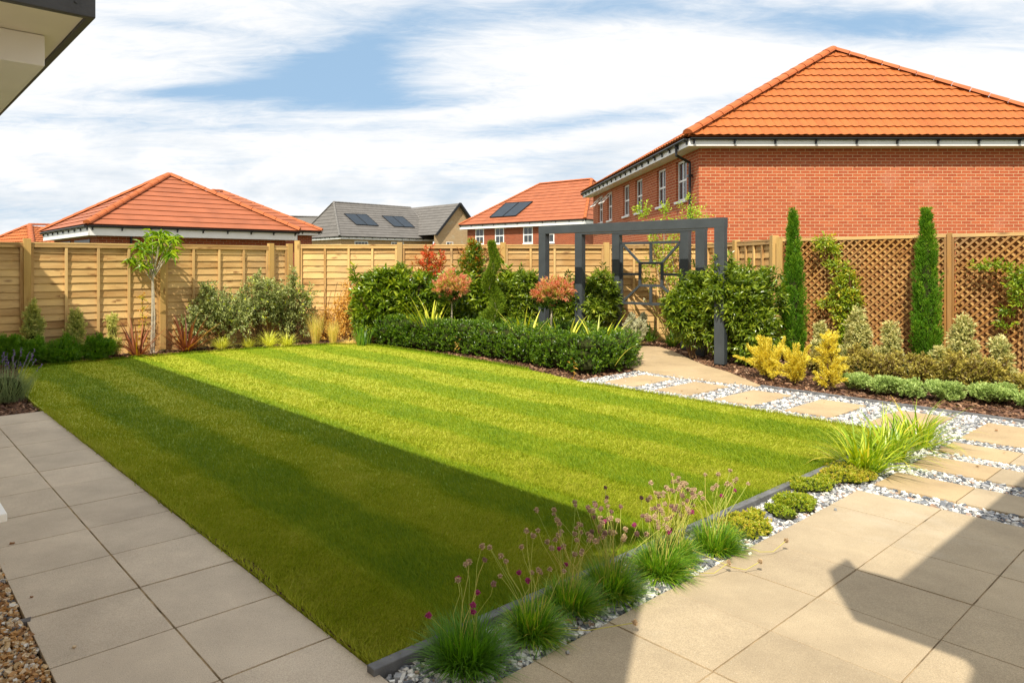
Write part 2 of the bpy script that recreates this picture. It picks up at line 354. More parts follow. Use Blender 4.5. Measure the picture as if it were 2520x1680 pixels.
M_gravel = stonemat('grey_white_chippings', [(0, (.74, .72, .68)), (.30, (.60, .57, .52)), (.42, (.24, .25, .27)), (.60, (.13, .14, .16)), (.80, (.33, .33, .34)), (.93, (.38, .26, .19))])
M_goldgravel = stonemat('golden_gravel', [(0, (.42, .21, .06)), (.25, (.60, .45, .28)), (.45, (.27, .13, .045)), (.65, (.50, .34, .17)), (.82, (.12, .11, .11)), (.9, (.62, .57, .50))])
M_chips = stonemat('bark_chips', [(0, (.16, .075, .040)), (.28, (.09, .042, .024)), (.5, (.24, .12, .06)), (.70, (.33, .18, .10)), (.86, (.13, .06, .035)), (.95, (.45, .29, .18))])
M_soil = plain('dark_soil', (.075, .040, .024), 1.0, .1, .5, 30, bump=.6, bscale=60)
M_gravelbed = plain('gravel_bed', (.16, .155, .15), .95, .1, .5, 60, bump=.6, bscale=90)
M_goldbed = plain('golden_gravel_bed', (.17, .10, .045), .95, .1, .5, 60, bump=.6, bscale=90)
M_ground = plain('field_ground', (.09, .10, .035), 1, .1, .3, .3)
# lawn
def lawnmat(name, blade):
    m, nt, b, L = mat_base(name)
    g = N(nt, 'ShaderNodeNewGeometry')
    def dot(e):
        vm = N(nt, 'ShaderNodeVectorMath', operation='DOT_PRODUCT'); L(g.outputs['Position'], vm.inputs[0]); vm.inputs[1].default_value = tuple(e); return vm.outputs['Value']
    nw = N(nt, 'ShaderNodeTexNoise', i_Scale=.9, i_Detail=3.0); L(g.outputs['Position'], nw.inputs[0])
    bb = math_n(nt, 'ADD', dot(B), math_n(nt, 'MULTIPLY', math_n(nt, 'SUBTRACT', nw.outputs[0], .5), .35))
    st = math_n(nt, 'COSINE', math_n(nt, 'MULTIPLY', math_n(nt, 'SUBTRACT', bb, 4.2), 2*math.pi/1.05))
    st = N_map = math_n(nt, 'MULTIPLY', st, 2.8)
    st = math_n(nt, 'MAXIMUM', math_n(nt, 'MINIMUM', st, 1.0), -1.0)
    n1 = N(nt, 'ShaderNodeTexNoise', i_Scale=2.6, i_Detail=6.0, i_Roughness=.65); L(g.outputs['Position'], n1.inputs[0])
    n2 = N(nt, 'ShaderNodeTexNoise', i_Scale=26.0, i_Detail=4.0, i_Roughness=.7); L(g.outputs['Position'], n2.inputs[0])
    f = math_n(nt, 'ADD', .5, math_n(nt, 'MULTIPLY', st, -.155))
    f = math_n(nt, 'ADD', f, math_n(nt, 'MULTIPLY', math_n(nt, 'SUBTRACT', n1.outputs[0], .5), .55))
    f = math_n(nt, 'ADD', f, math_n(nt, 'MULTIPLY', math_n(nt, 'SUBTRACT', n2.outputs[0], .5), .22))
    if blade:
        at = N(nt, 'ShaderNodeAttribute', attribute_name='tint')
        f = math_n(nt, 'ADD', f, math_n(nt, 'MULTIPLY', math_n(nt, 'SUBTRACT', at.outputs['Fac'], .5), .34))
    c = ramp(nt, f, [(.12, (.125, .225, .006)), (.5, (.268, .335, .008)), (.8, (.46, .47, .045)), (1.0, (.56, .54, .14))])
    L(c, b.inputs['Base Color']); b.inputs['Roughness'].default_value = .6; b.inputs['Specular IOR Level'].default_value = .25
    if blade:
        tr = N(nt, 'ShaderNodeBsdfTranslucent'); L(c, tr.inputs[0]); mx = N(nt, 'ShaderNodeMixShader'); mx.inputs[0].default_value = .38
        L(b.outputs[0], mx.inputs[1]); L(tr.outputs[0], mx.inputs[2]); L(mx.outputs[0], nt.nodes['Material Output'].inputs[0])
    else:
        bp = N(nt, 'ShaderNodeBump', i_Strength=.8, i_Distance=.02); L(n2.outputs[0], bp.inputs['Height']); L(bp.outputs[0], b.inputs['Normal'])
    return m
M_lawn = lawnmat('lawn_turf', False); M_blade = lawnmat('grass_blades', True)
# foliage
L_laurel = leafmat('laurel_leaf', [(0, (.022, .050, .005)), (.5, (.075, .135, .008)), (.8, (.22, .29, .02)), (1, (.40, .42, .06))], .30, .28)
L_dklaurel = leafmat('portuguese_laurel_leaf', [(0, (.020, .045, .005)), (.5, (.072, .125, .010)), (.8, (.21, .28, .025)), (1, (.40, .42, .07))], .30, .28)
L_box = leafmat('box_leaf', [(0, (.014, .040, .004)), (.45, (.038, .090, .006)), (.75, (.10, .19, .012)), (1, (.30, .40, .03))], .33, .25)
L_cyp = leafmat('cypress_leaf', [(0, (.040, .12, .006)), (.5, (.085, .21, .010)), (1, (.20, .33, .02))], .6, .25, .3)
L_spiral = leafmat('spiral_conifer_leaf', [(0, (.05, .10, .008)), (.5, (.13, .21, .015)), (1, (.27, .34, .03))], .6, .25, .3)
L_photinia = leafmat('pink_flamingo_leaf', [(0, (.12, .20, .03)), (.34, (.34, .36, .07)), (.46, (.46, .26, .13)), (.72, (.44, .13, .10)), (1, (.58, .33, .25))], .45, .3)
L_red = leafmat('red_young_leaf', [(0, (.05, .12, .01)), (.5, (.14, .22, .02)), (.75, (.35, .08, .02)), (1, (.45, .07, .03))], .35, .25)
L_elaeag = leafmat('silvery_olive_leaf', [(0, (.06, .09, .025)), (.5, (.17, .21, .075)), (.76, (.31, .34, .15)), (.86, (.33, .42, .03)), (1, (.65, .48, .02))], .5, .22)
L_varieg = leafmat('cream_edged_leaf', [(0, (.10, .15, .035)), (.35, (.22, .26, .09)), (.7, (.43, .42, .20)), (1, (.62, .58, .34))], .45, .25)
L_varieg_l = leafmat('green_cream_leaf', [(0, (.09, .15, .03)), (.4, (.22, .28, .07)), (.7, (.42, .44, .15)), (1, (.62, .58, .28))], .45, .25)
L_hebe = leafmat('blue_green_hebe_leaf', [(0, (.10, .18, .05)), (.5, (.24, .34, .11)), (1, (.42, .52, .21))], .5, .2)
L_hebe_dk = leafmat('deep_green_hebe_leaf', [(0, (.035, .105, .006)), (.5, (.075, .19, .010)), (1, (.17, .28, .02))], .4, .25)
L_gold = leafmat('gold_conifer_leaf', [(0, (.30, .26, .02)), (.4, (.54, .48, .06)), (1, (.66, .64, .20))], .6, .3, .2)
L_bronze = leafmat('bronze_yellow_leaf', [(0, (.055, .035, .02)), (.35, (.13, .085, .035)), (.6, (.22, .20, .035)), (1, (.44, .37, .09))], .5, .2)
L_climber = leafmat('yellow_green_climber_leaf', [(0, (.06, .13, .01)), (.5, (.20, .29, .02)), (.85, (.42, .36, .03)), (1, (.50, .24, .03))], .4, .3)
L_climber_p = leafmat('pale_green_climber_leaf', [(0, (.10, .19, .015)), (.5, (.26, .38, .03)), (1, (.45, .50, .08))], .45, .35)
L_dry = leafmat('dry_orange_leaf', [(0, (.26, .14, .03)), (.5, (.46, .29, .06)), (1, (.58, .44, .16))], .7, .3, .2)
L_silver = leafmat('silver_grey_leaf', [(0, (.20, .23, .15)), (.5, (.36, .38, .28)), (1, (.55, .56, .45))], .6, .2)
L_phorm = leafmat('red_strap_leaf', [(0, (.07, .025, .015)), (.4, (.19, .065, .035)), (.8, (.34, .14, .07)), (.95, (.45, .30, .04)), (1, (.65, .42, .05))], .38, .2)
L_yphorm = leafmat('yellow_strap_leaf', [(0, (.18, .26, .02)), (.4, (.45, .48, .04)), (1, (.72, .66, .14))], .38, .25)
L_strap = leafmat('green_strap_leaf', [(0, (.04, .11, .012)), (.5, (.09, .20, .02)), (1, (.22, .34, .05))], .36, .25)
L_carex = leafmat('lime_sedge_leaf', [(0, (.30, .34, .04)), (.5, (.52, .54, .08)), (1, (.75, .70, .22))], .5, .3)
L_stipa = leafmat('straw_grass_leaf', [(0, (.34, .36, .06)), (.5, (.55, .46, .14)), (1, (.70, .55, .26))], .6, .3)
L_daylily = leafmat('daylily_leaf', [(0, (.10, .20, .010)), (.5, (.22, .33, .015)), (.9, (.38, .44, .03)), (1, (.68, .50, .08))], .38, .3)
L_thrift = leafmat('thrift_leaf', [(0, (.045, .13, .008)), (.5, (.11, .25, .012)), (.9, (.24, .38, .03)), (1, (.40, .32, .07))], .5, .3)
L_cushion = leafmat('cushion_leaf', [(0, (.08, .14, .008)), (.45, (.17, .25, .012)), (.8, (.31, .31, .025)), (1, (.40, .29, .05))], .5, .25)
L_lav = leafmat('lavender_leaf', [(0, (.10, .15, .07)), (.5, (.20, .27, .14)), (1, (.30, .36, .20))], .6, .2)
L_lavfl = leafmat('lavender_flower', [(0, (.08, .05, .20)), (1, (.20, .13, .42))], .6, .2)
L_tree = leafmat('long_tree_leaf', [(0, (.07, .15, .008)), (.5, (.21, .33, .015)), (1, (.42, .50, .05))], .35, .35)
M_stem_g = leafmat('flower_stalk', [(0, (.22, .30, .05)), (.5, (.36, .38, .09)), (1, (.52, .36, .13))], .6, .2)
M_head_dry = leafmat('faded_flower', [(0, (.14, .10, .07)), (.5, (.31, .235, .165)), (1, (.50, .41, .29))], .8, .2, .2)
M_head_pink = leafmat('pink_flower', [(0, (.17, .02, .09)), (1, (.33, .06, .18))], .6, .3, .2)
M_head_dark = leafmat('dark_seed_head', [(0, (.10, .06, .06)), (1, (.28, .18, .15))], .8, .2, .2)

# ================================================================== SETTING: ground, lawn, paving, gravel
def sheet(name, poly, z, mat, kind='structure'):
    m = MB(); m.add([(p[0], p[1], z) for p in poly], [tuple(range(len(poly)))])
    o = m.build(name, mat)
    if o.data.polygons[0].normal.z < 0: o.data.flip_normals()
    o['kind'] = kind; return o
sheet('ground', [(-900, -300), (900, -300), (900, 1500), (-900, 1500)], -.10, M_ground)
def rect(a0, a1, b0, b1): return [AB(a0, b0), AB(a1, b0), AB(a1, b1), AB(a0, b1)]
CORN_L = AB(12.14, 6.62); BEND = np.array((5.46, 13.58, 0)); LAT0 = np.array((5.48, 10.99, 0)); LATD = np.array((.62, -.785, 0))
MID0 = np.array((-2.56, 13.58, 0))
bedpoly = [AB(-6, -.2), AB(12.14, -.2), CORN_L, MID0, BEND, LAT0, LAT0+LATD*9, AB(-6, 11.1)]
sheet('bark_bed', bedpoly, -.035, M_soil)

A0L, A1L = 2.075, 7.77                                    # lawn near edge, end of the side path
lawn_far = [G(43.6, 908.6), G(146.7, 898), G(234, 888.8), G(340, 879), G(500, 868), G(631, 858), G(758, 851), G(820, 848), G(879, 848.4), G(947.7, 853), G(1085.5, 873.5), G(1300, 909.7)]
lawn_poly = [AB(A0L, 1.445), AB(A0L, 6.9), AB(5.35, 6.9)]+lawn_far[::-1]+[G(50, 935), G(61.7, 973), G(85, 995), AB(A1L, 1.445)]
ln = len(lawn_poly)
m = MB(); m.prism(lawn_poly, -.04, .004); structure(m.build('lawn', M_lawn))
rs_ = np.random.default_rng(9); ts_ = np.linspace(2.2, 7.6, 90); wig = .012+.022*np.clip(np.convolve(rs_.normal(0, 1, 90), np.ones(7)/2.6, 'same'), -.4, 1.6)
sheet('soil_edge', [AB(a, 1.442) for a in ts_]+[AB(a, 1.446+w) for a, w in zip(ts_[::-1], wig[::-1])], .0075, M_soil)
def inpoly(P, poly):
    x, y = P[:, 0], P[:, 1]; c = np.zeros(len(P), bool); n = len(poly)
    for i in range(n):
        x1, y1 = poly[i][0], poly[i][1]; x2, y2 = poly[(i+1) % n][0], poly[(i+1) % n][1]
        cond = ((y1 > y) != (y2 > y)); t = (x2-x1)*(y-y1)/((y2-y1) or 1e-12)+x1
        c ^= cond & (x < t)
    return c
def slabs(name, cells, mat, z=0.0, gap=.0028, th=.04, jit=.0015):
    m = MB()
    for (a0, a1, b0, b1) in cells:
        dz = rng.uniform(-jit, jit)
        m.prism([AB(a, b) for a, b in ((a0+gap, b0+gap), (a1-gap, b0+gap), (a1-gap, b1-gap), (a0+gap, b1-gap))], z-th, z+dz, tint=rng.random())
    return m.build(name, mat, bevel=.0015)
# side path and patio
pj = [2.804+.4515*k for k in range(-13, 12)]
structure(slabs('path', [(pj[i], pj[i+1], b0, b1) for i in range(len(pj)-1) for b0, b1 in ((.535, .988), (.988, 1.441))], M_path, gap=.004))
sheet('path_joints', rect(pj[0], pj[-1]-.004, .539, 1.437), -.004, M_joint)
pa = [1.74-.4485*k for k in range(0, 12)]; pb = [1.473+.4405*k for k in range(0, 9)]
pb2 = [b for b in np.arange(1.473, 5.0, .4395)]; pb2 = list(np.array([1.473, 1.93, 2.37, 2.81, 3.25, 3.69, 4.13, 4.57, 4.995]))
structure(slabs('patio', [(pa[i+1], pa[i], pb2[j], pb2[j+1]) for i in range(len(pa)-1) for j in range(len(pb2)-1)], M_slab))
sheet('patio_joints', rect(pa[-1]+.004, pa[0]-.004, pb2[0]+.004, pb2[-1]-.004), -.004, M_joint)
sheet('patio_edge_filler', rect(pa[-1], pa[0]-.3, 1.441, 1.473), -.007, M_joint)
# curved path beneath the pergola
cp = [G(1880, 951), G(1791, 914.3), G(1737, 899), G(1699, 883.7), G(1675, 872), G(1653, 862.3), G(1622.5, 853), G(1582.7, 850.8), G(1545, 852), G(1480, 857), G(1400, 868),
      G(1480, 890), G(1545, 903), G(1585.7, 914), G(1640, 923), G(1700, 932.5)]
m = MB(); m.prism(cp, -.04, .0, tint=.5); structure(m.build('curved_path', M_sandslab))
def joint_line(p, q, name):
    pass
# gravel beds
gr1 = rect(1.745, A0L-.05, 1.445, 4.995); gr2 = rect(-3.2, A0L-.05, 4.998, 8.33); gr3 = rect(A0L-.05, 5.62, 6.93, 8.33)
for nme, g_ in (('gravel_bed', gr1), ('gravel_bed', gr2), ('gravel_bed', gr3)): sheet(nme, g_, -.028, M_gravelbed)
sheet('golden_gravel_bed', rect(-1, 4.3, .05, .53), -.022, M_goldbed)
stepping = []
SL = []
for k, a in enumerate((4.90, 4.18, 3.46, 2.72, 1.99, 1.29)): SL.append((a, a+.44, 7.17, 8.05, k))
lbl_run = ['sandy stepping slab nearest the clipped hedge and curved path', 'second sandy stepping slab from the hedge, beside the curved path end',
           'third sandy stepping slab from the hedge, between lawn and gold shrubs', 'fourth sandy stepping slab from the hedge, in front of the green cushions',
           'sandy stepping slab half hidden behind the yellow-green strap leaves', 'large sandy slab nearest the right bed edging, cut by the frame']
for (a0, a1, b0, b1, k) in SL:
    o = slabs('stepping_slab', [(a0, a1, b0, b1)], M_sandslab, jit=.002); tag(o, lbl_run[k], 'paving slab', 'sandy slabs laid in the gravel'); stepping.append((a0, a1, b0, b1))
rows = [(5.215, 5.645, 'nearest the patio'), (5.90, 6.32, 'second from the patio'), (6.53, 6.955, 'third from the patio')]
for b0, b1, wh in rows:
    for j, (a0, a1) in enumerate(((1.275, 1.72), (.83, 1.275))):
        o = slabs('stepping_slab', [(a0, a1, b0, b1)], M_sandslab if j == 0 else M_slab, jit=.001)
        tag(o, ('sandy slab at the lawn end of the slab row ' if j == 0 else 'pale slab behind the joint in the slab row ')+wh, 'paving slab', 'sandy slabs laid in the gravel')
        stepping.append((a0, a1, b0, b1))
def stones(name, regions, dens, size, mat, z, label, holes=(), flat=.75, lo=1, piled=.012):
    P = []
    for (a0, a1, b0, b1) in regions:
        n = int((a1-a0)*(b1-b0)*dens); a = rng.uniform(a0, a1, n); b = rng.uniform(b0, b1, n)
        ok = np.ones(n, bool)
        for (c0, c1, d0, d1) in holes: ok &= ~((a > c0-.004) & (a < c1+.004) & (b > d0-.004) & (b < d1+.004))
        P.append(np.outer(a[ok], A)+np.outer(b[ok], B))
    P = np.concatenate(P); return rocks(name, P, size, mat, z, label, flat, piled)
def rocks(name, P, size, mat, z, label, flat=.75, piled=.012, aspect=None):
    n = len(P); T = np.array([(i, j, k) for k in (-1, 1) for j in (-1, 1) for i in (-1, 1)], float)*.5
    Q = np.array([(0, 2, 3, 1), (4, 5, 7, 6), (0, 1, 5, 4), (2, 6, 7, 3), (0, 4, 6, 2), (1, 3, 7, 5)])
    V = T[None]*(1+rng.uniform(-.45, .25, (n, 8, 3)))
    s = size*rng.lognormal(0, .28, n)
    sc3 = np.stack([s*rng.uniform(.8, 1.3, n), s*rng.uniform(.6, 1.0, n), s*flat*rng.uniform(.6, 1, n)], 1)
    if aspect is not None: sc3 = s[:, None]*np.array(aspect)[None]*rng.uniform(.6, 1.4, (n, 3))
    V = V*sc3[:, None]
    # random rotation: about z, then a tilt
    az = rng.uniform(0, 2*math.pi, n); tl = rng.normal(0, .45, n); t2 = rng.uniform(0, 2*math.pi, n)
    def rz(V, a): c, q = np.cos(a)[:, None], np.sin(a)[:, None]; return np.stack([V[..., 0]*c-V[..., 1]*q, V[..., 0]*q+V[..., 1]*c, V[..., 2]], -1)
    def rx(V, a): c, q = np.cos(a)[:, None], np.sin(a)[:, None]; return np.stack([V[..., 0], V[..., 1]*c-V[..., 2]*q, V[..., 1]*q+V[..., 2]*c], -1)
    V = rz(rx(rz(V, az), tl), t2)
    C = P.copy(); C[:, 2] = z+rng.uniform(0, piled, n); V = V+C[:, None]
    Fc = (Q[None]+(np.arange(n)*8)[:, None, None]).reshape(-1, 4)
    o = npmesh(name, V.reshape(-1, 3), Fc, mat, tint=np.repeat(rng.random(n), 8)); return stuff(o, label, name.replace('_', ' '))
stones('gravel', [(1.75, 2.02, 1.45, 4.99)], 7600, .0175, M_gravel, -.026, 'grey and white chippings between patio and lawn edging', piled=.018)
stones('gravel', [(.3, 2.02, 5.0, 8.32), (2.02, 5.6, 6.93, 8.32)], 5000, .0195, M_gravel, -.026, 'grey and white chippings around the sandy slabs', holes=stepping, piled=.018)
stones('golden_gravel', [(.6, 4.3, .06, .53)], 9500, .0145, M_goldgravel, -.018, 'golden brown gravel strip left of the grey path', piled=.018)
stones('gravel', [(1.66, 1.73, 1.6, 4.9)], 22, .012, M_gravel, .004, 'few stray chippings spilled on the patio edge', piled=.001)
stones('golden_gravel', [(.9, 4.6, .54, .66)], 22, .011, M_goldgravel, .003, 'few stray golden stones on the grey path', piled=.001)
stones('dead_leaves', [(.6, 2.0, 5.0, 8.3), (2.1, 5.4, 6.95, 8.3), (1.76, 2.02, 1.5, 4.9)], 7, .016, M_goldgravel, .008, 'scattered small dead leaves on the gravel', flat=.12, piled=.004)
# bark chips over the beds, where no lawn or paving lies
def chips():
    bed = [(3.0, 12.1, .5, 1.44)]
    n = 60000; u = rng.uniform(-40, 2560, n); y = rng.uniform(5.5, 13.6, n)
    P = np.stack([(u-U0)*y/F, y, np.zeros(n)], 1)
    a = P@A; b = P@B
    ok = inpoly(P, bedpoly) & ~inpoly(P, lawn_poly) & ~inpoly(P, cp)
    ok &= ~((b > 6.9) & (b < 8.4) & (a < 5.62)) & ~((b < 1.45) & (a < 7.78)) & ~((b > 1.4) & (b < 6.95) & (a < 6))
    return P[ok]
rocks('bark_chips', chips(), .030, M_chips, -.03, 'brown bark chippings covering the planting beds', piled=.014, aspect=(1.25, .5, .22))
# edgings
def edging(name, p, q, w, h, z1, label, mat=M_edge, seg=1.8):
    p, q = np.asarray(p), np.asarray(q); L = np.linalg.norm(q-p); d = (q-p)/L; n = max(1, round(L/seg)); t = thing(name, p, label, 'edging')
    for i in range(n):
        m = MB(); m.bar(p+d*(L*i/n+.003)+Z*(z1-h/2), p+d*(L*(i+1)/n-.003)+Z*(z1-h/2), w, h, tint=rng.random()); m.build('board', mat, t, bevel=.004, uv=True)
    return t
edging('timber_edging', AB(A0L-.025, 1.41), AB(A0L-.025, 6.93), 0.045, .075, .024, 'dark grey timber edging along the near side of the lawn')
edging('timber_edging', AB(-3, 8.35), AB(3.95, 8.35), .035, .06, .016, 'thin dark grey edging between gravel and right planting bed')
edging('timber_edging', AB(A0L, 6.915), AB(5.62, 6.915), .018, .05, .0, 'thin edging between lawn and stepping slab gravel')

# grass blades
def grass():
    poly = lawn_poly; n = 760000
    u = rng.uniform(30, 2200, n); v = 845+(1645-845)*rng.random(n)**.9
    yy = H*F/(v-V0); P = np.stack([(u-U0)*yy/F, yy, np.full(n, .002)], 1)
    # even cover near, thinner with distance: keep by pixel area
    P = P[inpoly(P, poly)]
    P = P[(P@B > 1.446+np.interp(P@A, ts_, wig)*.9)]
    e = [AB(A0L, rng.uniform(1.45, 6.9)) + B*0 for _ in range(1)]
    n = len(P); d = P[:, 1]
    hgt = .014+.012*rng.random(n)+.0002*d; wid = .0013+.00050*d
    bpos = P@B; stripe = np.sign(np.cos((bpos-4.2)*2*math.pi/1.05))
    lean = A[None]*(stripe*.55)[:, None]+rng.normal(0, .5, (n, 3)); lean[:, 2] = 0
    az = rng.uniform(0, math.pi, n); sd = np.stack([np.cos(az), np.sin(az), np.zeros(n)], 1)
    tip = P+(Z[None]+lean*.75)*hgt[:, None]
    V = np.stack([P-sd*wid[:, None], P+sd*wid[:, None], tip], 1).reshape(-1, 3)
    Fc = np.arange(n*3).reshape(-1, 3)
    o = npmesh('grass', V, Fc, M_blade, tint=np.repeat(rng.random(n), 3)); stuff(o, 'short striped green lawn grass', 'grass')
grass()
def edge_tufts():
    V = []; P = []
    segs = [(AB(A0L+.01, 1.45), AB(A0L+.01, 6.9)), (AB(A0L, 1.452), AB(A1L, 1.452)), (AB(A0L, 6.89), AB(5.35, 6.89))]+[(lawn_far[i], lawn_far[i+1]) for i in range(len(lawn_far)-1)]
    for p, q in segs:
        L = np.linalg.norm(q-p); k = int(L*700); t = rng.random(k)[:, None]; P.append(p+(q-p)*t+rng.normal(0, .008, (k, 3))*np.array((1, 1, 0)))
    P = np.concatenate(P); P[:, 2] = 0; n = len(P)
    hgt = rng.uniform(.02, .05, n); az = rng.uniform(0, math.pi, n); sd = np.stack([np.cos(az), np.sin(az), np.zeros(n)], 1); wid = .0018+.0004*P[:, 1]
    tip = P+(Z[None]+rng.normal(0, .55, (n, 3))*np.array((1, 1, 0)))*hgt[:, None]
    V = np.stack([P-sd*wid[:, None], P+sd*wid[:, None], tip], 1).reshape(-1, 3)
    stuff(npmesh('lawn_edge_grass', V, np.arange(n*3).reshape(-1, 3), M_blade, tint=np.repeat(rng.random(n), 3)), 'ragged grass fringe around the lawn edge', 'grass')
edge_tufts()

# ================================================================== FENCES
def lap_panel(p, q, z0, z1, n_in, parent, mat, battens=3, name='panel', boards=15, frame=True, postgap=.05):
    p, q = np.asarray(p, float), np.asarray(q, float); L = np.linalg.norm(q-p); d = (q-p)/L; n = np.asarray(n_in, float)
    p = p+d*postgap; L -= 2*postgap; m = MB(); bh = (z1-z0-.05)/boards
    for i in range(boards):            # overlapping boards, waney lower edge
        zb = z0+i*bh; zt = zb+bh*1.22; K = 14; t = rng.random(); w = np.cumsum(rng.normal(0, .0025, K+1)); w -= w.mean(); w = np.clip(w, -.008, .008)
        pts = []
        for k in range(K+1):
            c = p+d*(L*k/K)
            pts += [c+n*.024+Z*(zb+w[k]), c+n*.003+Z*zt, c+n*.004+Z*(zb+w[k]+.006)]
        fs = []
        for k in range(K):
            a_, b_ = 3*k, 3*k+3
            fs += [(a_, b_, b_+1, a_+1), (a_+2, a_, b_, b_+2)[::-1], (b_+2, b_+1, a_+1, a_+2)[::-1]]
        m.add(pts, fs, t)
    o = m.build(name, mat, parent, uv=True)
    if frame:
        f = MB()
        for k in range(battens+2):
            c = p+d*(.022+(L-.044)*k/(battens+1)); f.box(c+n*.040+Z*((z0+z1-.03)/2), d*.02, n*.013, Z*((z1-z0-.03)/2), rng.random())
        f.build('batten', mat, o, uv='v')
        g = MB(); g.box(p+d*L/2+n*.041+Z*(z1-.055), d*(L/2-.003), n*.017, Z*.022, rng.random()); g.build('rail', mat, o, uv=True)
        c = MB(); c.box(p+d*L/2+n*.02+Z*(z1-.012), d*(L/2), n*.038, Z*.012, rng.random()); c.build('capping', mat, o, uv=True)
    return o
def post(p, n_in, h, parent, mat=None, s=.05, d=None, fwd=.04):
    m = MB(); d = np.cross(n_in, Z); m.box(np.asarray(p)+np.asarray(n_in)*fwd+Z*h/2, d*s, np.asarray(n_in)*s, Z*h/2, rng.random()); return m.build('post', mat or M_post, parent, bevel=.004, uv='v')
# side fence facing the house end
nL = -A
fl = thing('lap_fence', AB(12.14, 2.0), 'overlapped wooden panel fence behind the red strap-leaved plants', 'fence')
pl = [-2.05, -.01, 2.018, 4.046, 6.066, 6.46]
for i in range(len(pl)-1):
    lap_panel(AB(12.14, pl[i]), AB(12.14, pl[i+1]), -.02, 1.775+.006*i, nL, fl, M_wood, battens=3 if pl[i+1]-pl[i] > 1 else 0)
for i, b in enumerate(pl[1:]): post(AB(12.14, b), nL, 1.84, fl)
# back fence
nM = np.array((0, -1.0, 0)); fm = thing('lap_fence', MID0, 'brightly lit overlapped panel fence behind the laurels and pergola', 'fence')
pxs = [AT(u, 13.58) for u in (733, 984, 1237, 1490.5, 1743)]
for i in range(4):
    if i == 1:                                    # panel with a short lattice at its top
        pass
    lap_panel(pxs[i], pxs[i+1], -.02, 1.83, nM, fm, M_wood)
for i, p in enumerate(pxs): post(p, nM, 1.87 if i else 1.90, fm)
# lattice piece at the head of the second panel
lt = MB(); c0 = AT(1135, 13.50); c1 = AT(1228, 13.50); Lw = c1[0]-c0[0]
for k in range(9):
    x = c0[0]+Lw*k/8
    lt.bar((x-.09, 13.498, 1.58), (x+.09, 13.498, 1.78), .012, .02, up=(0, -1, 0), tint=rng.random()); lt.bar((x+.09, 13.484, 1.58), (x-.09, 13.484, 1.78), .012, .02, up=(0, -1, 0), tint=rng.random())
lt.build('lattice_top', M_lath, fm, uv=True)
# short return fence in the corner
nS = np.array((-1.0, 0, 0)); fs = thing('lap_fence', BEND, 'short shaded fence panel between pergola and lattice fence', 'fence')
lap_panel(BEND, (BEND+LAT0)/2, -.02, 1.842, nS, fs, M_wood); lap_panel((BEND+LAT0)/2, LAT0, -.02, 1.842, nS, fs, M_wood)
post((BEND+LAT0)/2, nS, 1.87, fs); post(LAT0+np.array((.02, .02, 0)), nS, 1.90, fs)
# lattice fence
nT = np.array((-LATD[1], LATD[0], 0)); nT = nT if nT[1] < 0 else -nT; nT /= np.linalg.norm(nT); dT = LATD/np.linalg.norm(LATD)
ft = thing('lattice_fence', LAT0, 'diamond lattice trellis on brown fence behind the cypresses', 'fence')
tp = [.10, 2.28, 4.45, 6.6]
for i in range(3):
    p, q = LAT0+dT*tp[i], LAT0+dT*tp[i+1]
    lap_panel(p-nT*.03, q-nT*.03, -.06, 1.80, nT, ft, M_backwood, battens=3)
    L = tp[i+1]-tp[i]-.11; base = p+dT*.055+nT*.075; z0, z1 = -.02, 1.80
    for s_, off in ((-1, 0.0), (1, .014)):
        m = MB(); pitch = .104; hh = z1-z0; k = -int(hh/pitch)-1
        while k*pitch < L+hh:
            # line x = k*pitch + s*z ; clip to the panel
            x0 = k*pitch if s_ > 0 else k*pitch; za, zb = 0.0, hh
            xa, xb = (x0, x0+hh) if s_ > 0 else (x0, x0-hh)
            t0, t1 = 0.0, 1.0; dx = xb-xa
            for lim, sg in ((0.0, 1), (L, -1)):
                f0 = sg*(xa-lim); f1 = sg*(xb-lim)
                if f0 < 0 and f1 < 0: t0 = 2
                elif f0 < 0: t0 = max(t0, -f0/(f1-f0))
                elif f1 < 0: t1 = min(t1, f0/(f0-f1))
            if t1-t0 > .02:
                a_ = base+dT*(xa+dx*t0)+Z*(z0+hh*t0)+nT*off; b_ = base+dT*(xa+dx*t1)+Z*(z0+hh*t1)+nT*off
                m.bar(a_, b_, .0136, .025 if s_ > 0 else .020, up=tuple(np.cross(nT, (b_-a_)/np.linalg.norm(b_-a_))), tint=rng.random())
            k += 1
        m.build('lattice', M_lath if s_ > 0 else M_lath_lit, ft, uv=True)  # front layer browner, back layer lighter: light on the lath facets put into colour
    m = MB()
    m.box(base+dT*L/2+Z*1.822+nT*.004, dT*(L/2+.02), nT*.024, Z*.022, rng.random()); m.build('top_rail', M_wood, ft, uv=True)
    for e in (-.012, L+.012):
        m = MB(); m.box(base+dT*e+Z*.885+nT*.004, dT*.011, nT*.02, Z*.91, rng.random()); m.build('side_rail', M_lath, ft, uv='v')
for i, t in enumerate(tp):
    post(LAT0+dT*t, nT, 1.86 if i else 1.87, ft, mat=None if i == 0 else M_lath, s=.045 if i == 0 else .026, fwd=.07)

